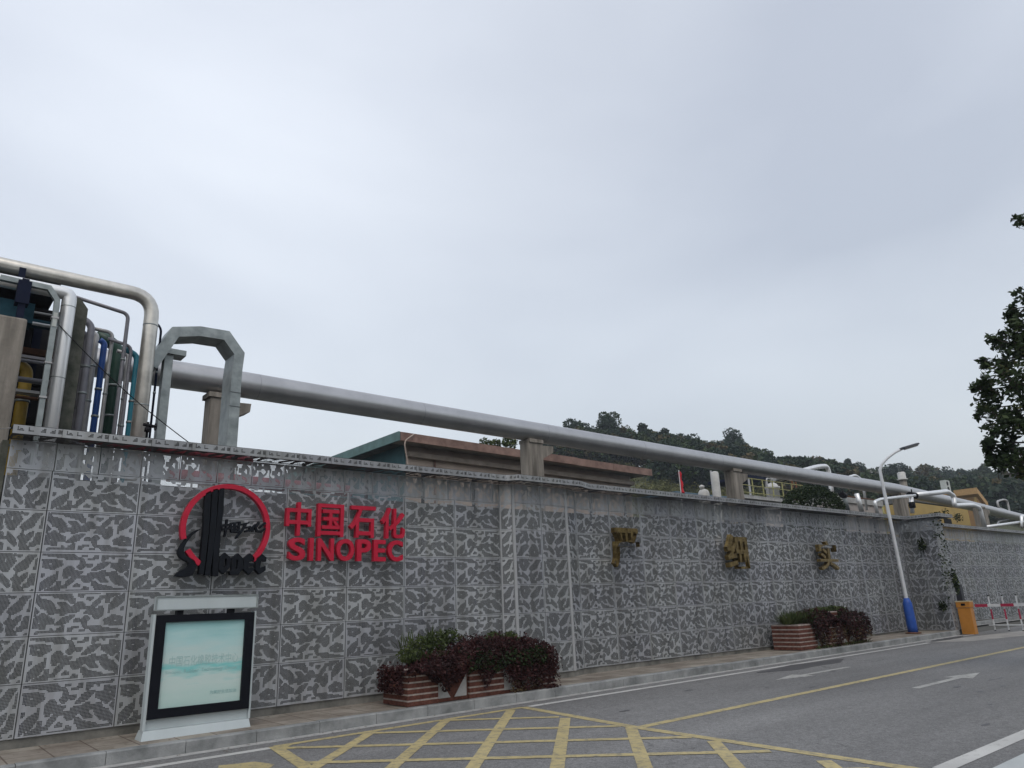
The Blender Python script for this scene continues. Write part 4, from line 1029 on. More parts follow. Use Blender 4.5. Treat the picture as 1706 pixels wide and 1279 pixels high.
secs = [(0,.05,.05),(.10,.06,.06),(.15,.13,.055),(.62,.14,.05),(.70,.11,.035)]; vs = []; fs = []
for (t, wd, hh) in secs:
    c = h0+hdv*t
    vs += [c-side_*wd-up_*hh*.6, c+side_*wd-up_*hh*.6, c+side_*wd*.85+up_*hh*.5, c+side_*wd*.5+up_*hh, c-side_*wd*.5+up_*hh, c-side_*wd*.85+up_*hh*.5]
for i in range(len(secs)-1):
    for k in range(6): fs.append((i*6+k, i*6+(k+1)%6, (i+1)*6+(k+1)%6, (i+1)*6+k))
fs += [tuple(reversed(range(6))), tuple(range(24,30))]
mb.add(vs, fs); hdo = mb.build('lamp_head', M['lampgrey'], LP)
mb = MB(); c = h0+hdv*.40-up_*.05; mb.hexa([c-hdv*.24-side_*.1-up_*.01, c-hdv*.24+side_*.1-up_*.01, c+hdv*.24+side_*.1-up_*.01, c+hdv*.24-side_*.1-up_*.01, c-hdv*.24-side_*.1+up_*.01, c-hdv*.24+side_*.1+up_*.01, c+hdv*.24+side_*.1+up_*.01, c+hdv*.24-side_*.1+up_*.01])
mb.build('lens', M['lightgrey'], hdo)

# ------------------------------------------------------------ barrier gate
bx, by = 31.0, 11.25; bz = g(31)
BG = empty('boom_barrier', (bx, by, bz), 'orange barrier cabinet with a red and white fenced boom across the gate road', 'barrier')
mb = MB(); mb.box(30.72,31.02,10.98,11.42,bz,bz+.92); cab = mb.build('cabinet', M['orange'], BG, bevel=.012)
mb = MB(); mb.box(30.70,31.04,10.96,11.44,bz+.93,bz+1.13); mb.build('cabinet_head', M['orange'], BG, bevel=.012)
mb = MB(); mb.box(30.69,31.05,10.95,11.45,bz+1.135,bz+1.165); mb.build('lid', M['orange_top'], BG)
mb = MB(); mb.box(30.69,30.698,11.12,11.26,bz+1.0,bz+1.08); mb.build('indicator_window', M['black'], BG)
mb = MB(); mb.box(30.712,30.719,11.05,11.35,bz+.12,bz+.8); mb.build('access_door', M['orange'], cab)
zbm = bz+.985; n = 0
boom = empty('boom', (0,0,0)); boom.parent = BG; boom.location = (0,0,.985)
y = 10.93; k = 0
mbw = MB(); ys = []
while y > 4.2: ys.append(y); y -= .42
V_ = []; 
for yy in ys+[y]: V_ += [(31.06,yy,zbm-.05),(31.11,yy,zbm-.05),(31.11,yy,zbm+.05),(31.06,yy,zbm+.05)]
mbw.v = V_
for i in range(len(ys)):
    for q in range(4): mbw.f.append([i*4+q, i*4+(q+1)%4, (i+1)*4+(q+1)%4, (i+1)*4+q]); mbw.mi.append(1 if i % 2 == 0 else 0); mbw.sm.append(False)
bw = mbw.build('boom_bar', [M['boomwhite'], M['boomred']], BG)
bpy.data.objects.remove(boom)
mb = MB(); mb.box(31.065,31.105,4.2,10.6,bz+.29,bz+.325); lo_ = mb.build('lower_rail', M['boomwhite'], BG)
for i in range(15):
    yy = 10.45-.44*i
    mb = MB(); mb.box(31.115,31.145,yy-.02,yy+.02,bz+.12,bz+1.32,0); mb.box(31.112,31.148,yy-.023,yy+.023,bz+.5,bz+.85,1)
    mb.box(31.111,31.149,yy-.024,yy+.024,bz+1.30,bz+1.34,2); mb.box(31.111,31.149,yy-.024,yy+.024,bz+.10,bz+.13,2)
    mb.build('picket', [M['boomwhite'], M['boomred'], M['black']], BG)
# camera post behind the barrier cabinet
CP = empty('gate_terminal', (31.9, 11.75, g(32)), 'dark grey plate reader column standing behind the orange barrier cabinet', 'terminal')
mb = MB(); mb.box(31.75,32.0,11.55,11.85,g(32),g(32)+1.75); mb.build('column', M['lampgrey'], CP, bevel=.01)
mb = MB(); mb.box(31.742,31.749,11.64,11.74,g(32)+1.4,g(32)+1.5); mb.build('screen', M['acwhite'], CP)
mb = MB(); mb.box(31.5,31.72,11.9,12.0,g(32),g(32)+1.7); mb.build('post', M['navy'], CP)
# ivy on the pier
rg2 = np.random.default_rng(5)
pts = np.vstack([np.stack([30.34-.04*rg2.random(130), 11.45+.25*rg2.random(130)**2, 1.2+3.1*rg2.random(130)], 1)[:80], blob_pts((30.3,11.75,1.15),(.05,.16,.2),130,rg2,.1),
                 np.stack([30.4+.7*rg2.random(300), 11.43+.05*rg2.random(300), 1.9+2.5*rg2.random(300)],1)[:170], blob_pts((30.8,11.5,4.5),(.3,.3,.12),150,rg2,.1), blob_pts((30.28,12.05,3.4),(.04,.18,.3),150,rg2,.1),
                 blob_pts((30.9,11.35,2.0),(.1,.1,.5),250,rg2,.1)])
tag(obj('ivy', mesh_quads('ivy', leaf_arrays(pts, .10, rng=rg2)-np.tile([30.4,11.5,.2],(len(pts)*4,1)), [M['l_bush'], M['l_green']], [1 if rg2.random() < .25 else 0 for _ in pts]), (30.4,11.5,.2)), 'straggling ivy climbing the corner of the wall pier', 'climbing plant')

# ------------------------------------------------------------ big overhead pipe
BP = empty('pipeline', (6, 17.5, 0), 'very large silver pipeline running above and behind the whole wall', 'pipeline')
mb = MB()
path = [(-20,17.5,7.22),(3.9,17.5,7.20),(6.05,17.5,7.22),(26,17.5,7.09),(42,17.55,7.08),(55,18.5,7.05),(75,20.3,7.0),(120,24,6.9)]
mb.tube(path, .325, n=36); mb.build('pipe', M['bigpipe'], BP)
for x in np.arange(-8, 110, 4.8):
    yy = np.interp(x, [p[0] for p in path], [p[1] for p in path]); zz = np.interp(x, [p[0] for p in path], [p[2] for p in path])
    mb = MB(); mb.tube([(x-.006,yy,zz),(x+.006,yy,zz)], .3262, n=36); mb.build('weld_seam', M['greypipe'], BP)
def pipe_support(x, y, label, wd=.42, top=6.78, brk=1):
    root = empty('pipe_support', (x, y, 0), label, 'support column', 'concrete columns carrying the pipeline')
    mb = MB(); mb.box(x-wd/2, x+wd/2, y-.22, y+.22, 0, top); mb.build('column', M['conc'], root, bevel=.02)
    mb = MB(); zt = top
    mb.hexa([(x+wd/2+.004,y-.2,zt-.48),(x+wd/2+.46,y-.2,zt-.24),(x+wd/2+.46,y+.2,zt-.24),(x+wd/2+.004,y+.2,zt-.48),(x+wd/2+.004,y-.2,zt-.05),(x+wd/2+.48,y-.2,zt-.03),(x+wd/2+.48,y+.2,zt-.03),(x+wd/2+.004,y+.2,zt-.05)])
    mb.build('corbel', M['conc'], root, bevel=.01)
    mb = MB(); mb.box(x-.3,x+.3,y-.26,y+.26,zt+.002,zt+.12); mb.build('saddle', M['conc'], root)
    return root
sx = at(885, 760, 17.5).x
for px, lab, wd in ((362,'stained concrete column behind the right leg of the steel arch',.5),(886,'concrete column with a side corbel rising beside the brown fascia',.62),(1222,'concrete column with a corbel between the white cylinder and the yellow railing',.62),(1500,'brown concrete column under the pipeline close to the lamp post',.9),(1645,'dark concrete column under the pipeline beside the stepped silver pipe',1.3)):
    p = at(px, {362:690,886:760,1222:800,1500:840,1645:855}[px], 17.5)
    pipe_support(p.x, 17.5 if px < 1600 else 17.9, lab, wd, 6.74)

# ------------------------------------------------------------ pipe rack on the left
def vpipe(name, label, pts, r, material, bend=.18, group='pipes coming down off the rack', n=14, cat='pipe'):
    mb = MB(); mb.tube([Vector(p) for p in pts], r, n=n, bend=bend); o = Vector((pts[-1][0], pts[-1][1], 0))
    ob = mb.build(name, M[material], None, origin=o); return tag(ob, label, cat, group)
def drop(cx, cy, Y, lx, ly, r, material, label, bend=.18, z0=.3, **k):
    """elbow corner at pixel cx,cy on plane Y, horizontal run coming from lx,ly"""
    c = at(cx, cy, Y); l_ = at(lx, ly, Y)
    return vpipe('pipe', label, [l_, c, (c.x, c.y, z0)], r, material, bend, **k)
o = vpipe('pipe', 'thick weathered beige pipe with a wide elbow, topmost of the rack', [(-12,14.6,at(256,495,14.6).z), at(256,495,14.6), (at(256,495,14.6).x,14.6,.3)], .132, 'beigepipe', bend=.42, n=24)
cx_ = at(256,495,14.6)
for zz in (cx_.z-.6, cx_.z-2.2):
    mb = MB(); mb.tube([(cx_.x,14.6,zz-.012),(cx_.x,14.6,zz+.012)], .1345, n=24); b_ = mb.build('joint_band', M['galv']); b_.parent = o; b_.location = b_.location-o.location
o = vpipe('pipe', 'bright shiny silver clad pipe dropping steeply beside the mossy column', [(-12,14.0,at(117,490,14.0).z), at(117,490,14.0), (at(117,490,14.0).x,14.0,.3)], .115, 'silver', bend=.12, n=20)
cx_ = at(117,490,14.0)
for zz in (cx_.z-.25, cx_.z-1.55):
    mb = MB(); mb.tube([(cx_.x,14.0,zz-.008),(cx_.x,14.0,zz+.008)], .1175, n=20); b_ = mb.build('joint_band', M['galv']); b_.parent = o; b_.location = b_.location-o.location
# cable duct
def duct(pts, wd, dp, material):
    mb = MB()
    P = [Vector(p) for p in pts]
    for i in range(len(P)-1): mb.bar(P[i], P[i+1], dp, wd, up=(0,1,0) if abs((P[i+1]-P[i]).normalized().y) < .9 else (0,0,1))
    return mb
def prism_path(pts, wd, dp, Y):
    """mitred rectangular duct following a polyline in the plane y=Y; width in plane, depth along y"""
    P = [Vector((p[0], p[2])) for p in pts]; L_ = []; R_ = []
    for i in range(len(P)):
        ds = []
        if i: ds.append((P[i]-P[i-1]).normalized())
        if i < len(P)-1: ds.append((P[i+1]-P[i]).normalized())
        t = (ds[0]+ds[-1]).normalized(); n_ = Vector((-t.y, t.x)); k = 1/max(.4, n_.dot(Vector((-ds[0].y, ds[0].x))))
        L_.append(P[i]+n_*wd/2*k); R_.append(P[i]-n_*wd/2*k)
    mb = MB()
    for i in range(len(P)-1):
        a, b, c, d_ = R_[i], R_[i+1], L_[i+1], L_[i]
        mb.hexa([(a.x,Y,a.y),(b.x,Y,b.y),(b.x,Y+dp,b.y),(a.x,Y+dp,a.y),(d_.x,Y,d_.y),(c.x,Y,c.y),(c.x,Y+dp,c.y),(d_.x,Y+dp,d_.y)])
    return mb
pd = [at(0,462,13.8), at(82,480,13.8), at(95,500,13.8)]; pd.append(Vector((at(94,512,13.8).x, 13.8, at(94,512,13.8).z))); pd.append(Vector((pd[-1].x,13.8,.3)))
cd = empty('cable_duct', (pd[-1].x, 13.8, 0), 'thin grey cable duct with white tags running down left of the shiny pipe', 'cable duct')
prism_path(pd, .085, .09, 13.76).build('duct', M['galv'], cd)
for zz in (6.7, 5.9, 5.3):
    mb = MB(); mb.box(pd[-1].x-.055,pd[-1].x+.055,13.74,13.87,zz,zz+.03); mb.build('clamp', M['lightgrey'], cd)
a_ = at(90,520,13.75); mb = MB(); mb.box(pd[-1].x-.03,pd[-1].x+.03,13.748,13.756,a_.z-.25,a_.z); mb.build('tag', M['acwhite'], cd)
# steel arch duct
pa = [at(250,612,15.0), at(289,556,15.0), at(331,555,15.0), at(374,562,15.0), at(395,592,15.0)]
pa.append(Vector((at(391,620,15.0).x, 15, at(391,620,15.0).z))); xr = pa[-1].x; pa.append(Vector((xr+.02,15,.3)))
ar = empty('cable_bridge', (xr, 15, 0), 'grey galvanised steel arch with angled corners standing in front of the big pipeline', 'steel arch')
pp = [Vector((p.x,15,p.z)) for p in pa]
prism_path(pp, .21, .55, 14.85).build('arch_duct', M['galv'], ar)
lg = at(283,590,15.0); mb = MB(); mb.box(lg.x-.10,lg.x+.06,14.95,15.15,.2,lg.z-.02); mb.build('leg', M['galv'], ar)
mb = MB(); mb.box(lg.x-.17,lg.x+.28,14.88,15.25,lg.z-.02,lg.z+.09); mb.build('cross_bracket', M['galv'], ar)
for zz in (5.9, 6.2): mb = MB(); mb.box(xr-.11,xr+.13,14.843,14.849,zz,zz+.01); mb.build('seam', M['lampgrey'], ar)
# concrete columns of the rack
cc = at(20, 527, 13.55); k_ = empty('rack_column', (cc.x-.5, 13.6, 0), 'weathered beige concrete column at the left edge of the picture', 'concrete column')
mb = MB(); mb.box(cc.x-.62, cc.x+.20, 13.35, 13.9, 0, at(30,528,13.35).z); mb.build('shaft', M['conc'], k_, bevel=.03)
cc = at(122, 500, 14.25); x0 = at(100,712,14.25).x; 
k_ = empty('rack_column', (x0, 14.4, 0), 'dark mossy concrete column with a chamfered top beside the shiny pipe', 'concrete column')
mb = MB(); zt = at(128,497,14.25).z; xa, xb = at(112,600,14.25).x, at(134,600,14.25).x
for (h0_, h1_, a0, a1, b0, b1) in ((0, zt-.18, xa, xb, xa, xb), (zt-.18, zt, xa, xb, xa, xb-.14)):
    mb.hexa([(a0,14.2,h0_),(a1,14.2,h0_),(a1,14.7,h0_),(a0,14.7,h0_),(b0,14.2,h1_),(b1,14.2,h1_),(b1,14.7,h1_),(b0,14.7,h1_)])
mb.build('shaft', M['mossy'], k_)
# smaller pipes, left to right in the picture
D_ = [
 (153,541,15.2,134,528,.065,'greypipe','mauve grey pipe with a tight elbow just right of the mossy column'),
 (146,556,15.4,120,548,.05,'greypipe','dull grey pipe tucked behind the mauve grey one'),
 (161,558,15.8,150,552,.055,'lightgrey','pale grey pipe between the mauve grey pipe and the blue pipe'),
 (174,572,15.6,166,566,.058,'blue','bright blue pipe with a short elbow among the grey pipes'),
 (188,554,15.3,150,546,.036,'lightgrey','slim light grey pipe crossing in front of the dark green pipe'),
 (198,578,16.2,160,556,.125,'green','thick dark green pipe in the middle of the rack'),
 (214,523,15.1,120,493,.036,'greypipe','slim grey pipe standing tallest among the small ones'),
 (219,577,15.2,180,564,.032,'greypipe','slim grey pipe just left of the teal pipe, outer one of a pair'),
 (214,590,15.8,195,584,.036,'lightgrey','slim pale pipe behind the outer grey one of the pair'),
 (229,592,15.3,205,580,.056,'teal','teal blue pipe beside the thick beige drop'),
 (269,545,15.0,250,530,.022,'navy','hair thin dark conduit running down the right side of the thick beige pipe'),
 (46,612,15.6,10,604,.105,'yellowp','thick yellow pipe behind the thin cable duct'),
]
for cx, cy, Y, lx_, ly_, r, mt, lab in D_:
    o = drop(cx, cy, Y, lx_, ly_, r, mt, lab, bend=max(.12, r*1.8)); c_ = at(cx, cy, Y)
    for dz in (.55+.1*(cx % 5), 1.25+.12*(cx % 4)):
        mb = MB(); mb.tube([(c_.x,Y,c_.z-dz-.02),(c_.x,Y,c_.z-dz+.02)], r*1.10+.004, n=14); b_ = mb.build('joint_band', M['galv']); b_.parent = o; b_.location = b_.location-o.location
def straight(px0, py0, px1, py1, Y, r, mt, lab, **k):
    return vpipe('pipe', lab, [at(px0,py0,Y), at(px1,py1,Y)], r, mt, None, **k)
for px, Y, r, mt, lab in ((134,15.7,.03,'lightgrey','thin vertical pipe hard against the mossy column'),(127,15.1,.025,'greypipe','thinnest vertical pipe in front of the mossy column edge'),(141,16.3,.045,'greypipe','grey vertical pipe in shade behind the mauve grey one')):
    p = at(px, 560, Y); vpipe('pipe', lab, [(p.x,Y,p.z), (p.x,Y,.3)], r, mt, None)
# dark rack structure filling the far left
rk = empty('pipe_rack', (-1, 16.5, 0), 'shadowy steel and concrete pipe rack deck behind the left columns', 'pipe rack')
xR = at(128, 520, 15.5).x; zT = at(60, 480, 15.0).z
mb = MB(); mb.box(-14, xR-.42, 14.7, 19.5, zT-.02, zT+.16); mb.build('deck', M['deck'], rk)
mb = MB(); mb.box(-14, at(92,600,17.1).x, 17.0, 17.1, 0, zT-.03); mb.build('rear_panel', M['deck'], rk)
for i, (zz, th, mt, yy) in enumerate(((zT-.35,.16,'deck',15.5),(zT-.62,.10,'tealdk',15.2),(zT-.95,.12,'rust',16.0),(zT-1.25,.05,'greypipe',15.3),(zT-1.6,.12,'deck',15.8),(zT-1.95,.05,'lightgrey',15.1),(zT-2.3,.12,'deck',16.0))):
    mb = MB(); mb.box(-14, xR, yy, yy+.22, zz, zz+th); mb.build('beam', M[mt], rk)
for zz, yy, r, mt in ((zT-.5,14.9,.02,'lightgrey'),(zT-.75,14.8,.03,'silver'),(zT-1.4,15.0,.03,'greypipe'),(zT-1.75,15.0,.05,'greypipe'),(zT-2.1,14.9,.03,'rust')):
    mb = MB(); mb.tube([(-14,yy,zz),(xR-.1,yy,zz-.0)], r); mb.build('cross_pipe', M[mt], rk)
for xx in (-.6, .3, 1.0, 1.5): mb = MB(); mb.box(xx, xx+.14, 16.4, 16.54, 0, zT-.03); mb.build('stanchion', M['navy'], rk)
tb = at(22, 519, 14.3); mb = MB(); mb.box(tb.x-1.4, tb.x+.28, 14.1, 14.5, tb.z-.22, tb.z+.14); mb.build('blue_girder', M['tealdk'], rk)
# navy bracket rising through the silver pipes
nb = at(38, 500, 13.7); NB = empty('steel_bracket', (nb.x, 13.7, 5), 'dark navy steel bracket clamping the silver pipes above the left column', 'bracket')
mb = MB(); mb.box(nb.x-.05, nb.x+.05, 13.72, 13.86, nb.z-.5, at(38,462,13.7).z); mb.build('upright', M['navy'], NB)
mb = MB(); mb.box(nb.x-.10, nb.x+.09, 13.69, 13.9, nb.z-.05, nb.z+.35); mb.build('clamp', M['navy'], NB)
mb = MB(); t_ = at(38,450,14.3); mb.box(t_.x-.05, t_.x+.05, 14.3,14.36, t_.z-.3, t_.z+.05); mb.build('upper_lug', M['navy'], NB)
# red pipe and valve behind the wall
vpipe('pipe', 'dark red pipe lying low just behind the wall coping', [(2.2,14.2,4.80),(5.2,14.2,4.66)], .085, 'redp', None, group=None)
vpipe('pipe', 'second dark red pipe seen through the holes under the coping', [(3.6,13.9,4.22),(7.2,13.9,4.16)], .12, 'redp', None, group=None)
vv = at(246, 712, 14.15)
VL = empty('valve', (vv.x, vv.y, vv.z-.25), 'small black iron valve with a handwheel above the red pipe', 'valve')
mb = MB(); mb.tube([(vv.x,vv.y,vv.z-.3),(vv.x,vv.y,vv.z+.10)], .022); mb.tube([(vv.x,vv.y,vv.z-.08),(vv.x,vv.y,vv.z+.0)], .05); mb.tube([(vv.x-.08,vv.y,vv.z+.05),(vv.x+.1,vv.y,vv.z+.03)], .03)
mb.build('valve_body', M['black'], VL)
mb = MB(); P = [(vv.x+.13, vv.y+.065*math.cos(a), vv.z+.03+.065*math.sin(a)) for a in np.linspace(0, 2*math.pi, 17)]; mb.tube(P, .011, n=8); mb.tube([(vv.x+.08,vv.y,vv.z+.03),(vv.x+.15,vv.y,vv.z+.03)], .012, n=8); mb.tube([(vv.x+.13,vv.y-.06,vv.z+.03),(vv.x+.13,vv.y+.06,vv.z+.03)], .008, n=6)
mb.build('handwheel', M['black'], VL)
mb = MB(); a, b = at(98,541,13.9), at(316,738,13.2); mb.tube([a.lerp(b,t)+Vector((0,0,-.10*math.sin(t*math.pi))) for t in np.linspace(0,1,14)], .009, n=6)
tag(mb.build('cable', M['black']), 'thin black cable slanting down from the shiny pipe to the wall top', 'cable')
mb = MB(); a, b = at(0,714,13.3), at(30,712,12.9); mb.tube([a,b], .006, n=6); tag(mb.build('cable', M['lightgrey']), 'short pale wire meeting the upper left corner of the wall', 'cable')

# ------------------------------------------------------------ building with the brown fascia
YB = 30.0
BD = empty('building', (18, YB, 0), 'low building with stained pinkish wall, brown flat fascia and teal end', 'building')
zr = 9.95; xl, xrr = 18.05, 36.6; zr2 = 9.70
def slab(mb, a, b, c, d_, z0l, z0r, z1l, z1r, mi=0): mb.hexa([(a,c,z0l),(b,c,z0r),(b,d_,z0r),(a,d_,z0l),(a,c,z1l),(b,c,z1r),(b,d_,z1r),(a,d_,z1l)], mi)
mb = MB(); slab(mb, xl, xrr, YB, 46, zr-.30, zr2-.30, zr, zr2); mb.build('roof_slab', M['roofing'], BD)
xsg = [18.05, 26.2, 29.9, 33.0, 36.6]
for i in range(4):
    a, b = xsg[i]+.02, xsg[i+1]-.02; za = zr+(zr2-zr)*(a-xl)/(xrr-xl); zc = zr+(zr2-zr)*(b-xl)/(xrr-xl); o_ = (.0, .10, .02, .0)[i]
    mb = MB(); slab(mb, a, b, YB-.10-o_, YB-.004, za-.40, zc-.40, za+.02, zc+.02); mb.build('fascia', M['fascia'], BD, label=None) if False else mb.build('fascia', M['fascia'], BD)
mb = MB(); mb.box(xl-.10, xl-.004, YB-.1, 46, zr-.42, zr+.03); mb.build('gable_trim', M['tealfascia'], BD)
mb = MB(); slab(mb, xl+1.0, xrr-.9, YB+1.0, 45, 0, 0, zr-.31, zr2-.31); mb.build('front_wall', M['pinkwall'], BD)
mb = MB(); mb.box(xl+.9, xl+.996, YB+1.0, 45, 0, zr-.32); mb.build('side_wall', M['tealwall'], BD)
mb = MB(); slab(mb, xl+1.0, xrr-.9, YB+.65, YB+.996, zr-.95, zr2-.95, zr-.72, zr2-.72); mb.build('ledge', M['soffit'], BD)
mb = MB(); slab(mb, xl+.02, xrr-.02, YB+.0, YB+.996, zr-.34, zr2-.34, zr-.305, zr2-.305); mb.build('soffit', M['soffit'], BD)
mb = MB(); p = at(673,735,29.6); q = at(680,775,29.8); mb.tube([at(690,723,29.85), p, q, (q.x,29.9,5)], .035, n=8, bend=.3); mb.build('drainpipe', M['pinkwall'], BD)
mb = MB(); p = at(725,762,30.9); mb.tube([(p.x,30.93,p.z),(p.x,30.93,5)], .05, n=8); mb.build('drainpipe', M['fascia'], BD)
rg3 = np.random.default_rng(9)
pts = np.vstack([blob_pts(at(849,733,31)+Vector((0,0,-.1)), (.45,.4,.55), 420, rg3, .2), blob_pts(at(826,738,31), (.6,.4,.2), 200, rg3, .2), blob_pts(at(806,736,31), (.3,.3,.25), 100, rg3, .2)])
o0 = at(840,742,31); tag(obj('roof_shrub', mesh_quads('roof_shrub', leaf_arrays(pts, .17, rng=rg3)-np.array(o0), [M['l_green']]), o0), 'small green shrub growing on the brown fascia roof', 'shrub')

# ------------------------------------------------------------ terrain and woodland
RIDGE = [(200,900,120,0),(600,860,130,0),(800,850,140,0),(860,812,145,0),(893,735,150,1),(925,712,150,1),(960,706,152,1),(1000,712,156,1),(1030,708,158,1),(1060,716,160,1),(1100,718,165,1),(1150,728,172,1),(1190,735,176,1),(1230,732,180,1),(1262,744,184,1),(1300,764,190,1),(1340,768,198,1),(1380,770,205,1),(1420,780,215,1),(1440,788,225,1),(1475,795,250,1),(1510,797,280,1),(1550,797,310,1),(1600,801,335,1),(1640,798,350,1),(1680,806,360,1),(1720,812,370,1),(1800,826,380,1),(2100,800,400,1),(2700,780,420,1)]
azs = []
for px, py, dist, t in RIDGE:
    p = atd(px, py, dist); azs.append((math.atan2(p.x, p.y), dist, p.z-(7.0 if t else 0)))
azs.sort(); AZ = np.array([a for a, _, _ in azs]); RD = np.array([b for _, b, _ in azs]); RZ = np.array([c for _, _, c in azs])
def hill(az, f):
    """ground height at azimuth az, fraction f of the ridge distance"""
    rd = np.interp(az, AZ, RD); rz = np.interp(az, AZ, RZ); r0 = 52./rd
    t = (f-r0)/(1-r0)
    if f <= 1: z = 0 if t <= 0 else rz*(t**1.0)
    else: z = rz*max(0, 1-(f-1)*1.6)
    return rd*f, z
nA, nF = 150, 46; vs = []; fs = []
fr = np.linspace(.18, 1.7, nF)
for i in range(nA):
    az = AZ[0]+(AZ[-1]-AZ[0])*i/(nA-1)
    for f in fr:
        r_, z = hill(az, f); wob = (math.sin(az*37+f*9)+math.sin(az*61-f*17))*.5*min(1, z/10)
        vs.append((r_*math.sin(az), r_*math.cos(az), z+wob*1.1-.5))
for i in range(nA-1):
    for j in range(nF-1): fs.append((i*nF+j, i*nF+j+1, (i+1)*nF+j+1, (i+1)*nF+j))
mb = MB(); mb.add(vs, fs, smooth=True); tag(mb.build('hillside', M['earth']), kind='structure')

def crown_pts(rng, h, wr, n, kind):
    """leaf positions of a tree of height h"""
    out = []; nb = {0: 13, 1: 9, 2: 16}[kind]
    for k in range(nb):
        t = (k+.5)/nb; zc = h*(.30+.62*t); rr_ = wr*(math.sin(math.pi*min(1, .25+.75*(1-t)**.8))**.7 if kind != 1 else (1-t)*.9+.12)
        a = rng.random()*6.28; off = rr_*.62*(rng.random()**.5)
        s = wr*(.34+.22*rng.random())*(1 if kind != 1 else .8)
        out.append(blob_pts((off*math.cos(a), off*math.sin(a), zc), (s, s, s*.72), n//nb, rng, .45))
    return np.vstack(out)
def make_tree_meshes(seed, h, wr, n, kind, lm, lsize):
    rng = np.random.default_rng(seed); pts = crown_pts(rng, h, wr, n, kind); wood = MB()
    wood.tube([(0,0,-.5),(.05,0,h*.35),(-.05,.05,h*.6),(.1,0,h*.88)], [h*.022,h*.018,h*.012,h*.005], n=7, cap=False)
    for k in range(9):
        q = pts[rng.integers(len(pts))]; z0 = h*(.25+.4*rng.random()); wood.tube([(0,0,z0),((q[0])*.5,(q[1])*.5,(z0+q[2])/2+.1),tuple(q)], [h*.008,h*.006,h*.002], n=5, cap=False)
    cm = mesh_quads('crown', leaf_arrays(pts, lsize, aspect=.8, rng=rng), [M[lm]])
    wm_ = bpy.data.meshes.new('trunk'); wm_.from_pydata(wood.v, [], wood.f); wm_.materials.append(M['bark']); wm_.update()
    return cm, wm_
PROTO = [make_tree_meshes(1, 9, 2.9, 2400, 0, 'l_hill', .42), make_tree_meshes(2, 10, 2.5, 2200, 1, 'l_hill3', .42), make_tree_meshes(3, 8, 3.2, 1900, 0, 'l_hill2', .40),
         make_tree_meshes(4, 9, 3.4, 2600, 2, 'l_hill3', .45), make_tree_meshes(5, 7, 2.4, 1500, 0, 'l_hill', .40)]
def bare_tree(seed, h):
    rg = random.Random(seed); mb = MB()
    def br(p, d, l_, r, lv):
        q = p+d*l_; mb.tube([p, p.lerp(q,.5)+Vector((rg.uniform(-.04,.04)*l_,rg.uniform(-.04,.04)*l_,0)), q], [r, r*.8, r*.6], n=4, cap=False)
        if lv:
            for k in range(3): br(q if k else p.lerp(q, .7), (d+Vector((rg.uniform(-.7,.7),rg.uniform(-.7,.7),rg.uniform(-.05,.4)))).normalized(), l_*rg.uniform(.55,.8), r*.55, lv-1)
    br(Vector((0,0,-.3)), Vector((0,0,1)), h*.38, h*.014, 5)
    m_ = bpy.data.meshes.new('branches'); m_.from_pydata(mb.v, [], mb.f); m_.materials.append(M['barepale']); m_.update(); return m_
BARE = [bare_tree(1, 9), bare_tree(8, 8)]
PLAB = ['round green tree', 'pointed dark tree', 'olive brown tree', 'broad blackish tree', 'small bushy tree']
ridge_rng = random.Random(4)
def put_tree(px, f, kind, s, label):
    p = atd(px, 780, 100); az = math.atan2(p.x, p.y); r_, z = hill(az, f)
    wob = (math.sin(az*37+f*9)+math.sin(az*61-f*17))*.5*min(1, z/10)*1.1
    o = empty('hillside_tree', (r_*math.sin(az), r_*math.cos(az), z+wob-.6), label, 'tree', 'trees along the wooded ridge')
    o.rotation_euler = (0, 0, ridge_rng.random()*6.28); o.scale = (s, s, s*ridge_rng.uniform(.92,1.1))
    if kind >= 10: obj('branches', BARE[kind-10], (0,0,0), o)
    else: obj('crown', PROTO[kind][0], (0,0,0), o); obj('trunk', PROTO[kind][1], (0,0,0), o)
    return o
def near_word(px):
    for x, wd in ((900,'at the left end of the ridge'),(980,'on the ridge above the brown fascia'),(1060,'on the ridge left of the red flag'),(1130,'on the ridge above the red flag'),(1200,'on the ridge above the white cylinder'),(1260,'on the ridge above the railing'),
                  (1330,'on the ridge above the round dark bush'),(1400,'on the ridge above the silver pipe loops'),(1470,'on the ridge just left of the street lamp'),(1530,'in the ridge dip beside the lamp head'),(1600,'on the far ridge above the air conditioner'),(1650,'on the far ridge above the yellow building'),(1700,'on the far ridge near the right edge')):
        if px <= x: return wd
    return 'on the far ridge near the right edge'
RT = []; rr2 = random.Random(12)
px = 897
while px < 1715:
    d_ = np.interp(px, [r[0] for r in RIDGE], [r[2] for r in RIDGE]); kind = rr2.choice([0,0,1,3,3,2,4]); s = rr2.uniform(.62,.98)*(1.0 if d_ < 230 else 1.15)
    RT.append((px, rr2.uniform(.97,1.0), kind, s)); px += rr2.uniform(.5,.9)*4.6*s*1150/d_/1.25
for spx, s, k in ((1025,1.08,0),(1076,1.12,1),(1230,1.0,3),(955,.95,3),(1640,1.5,1),(1548,1.3,3)): RT.append((spx, 1.0, k, s))
cnt = {}
for px, f, k, s in RT:
    sz = 'tall' if s > .88 else ('low' if s < .7 else 'middling')
    key = (PLAB[k], near_word(px), sz); cnt[key] = cnt.get(key, 0)+1
    ordn = ['', ', second from left', ', third from left', ', fourth along', ', fifth along'][min(4, cnt[key]-1)]
    put_tree(px, f, k, s, f'{sz} {PLAB[k]} {near_word(px)}{ordn}')
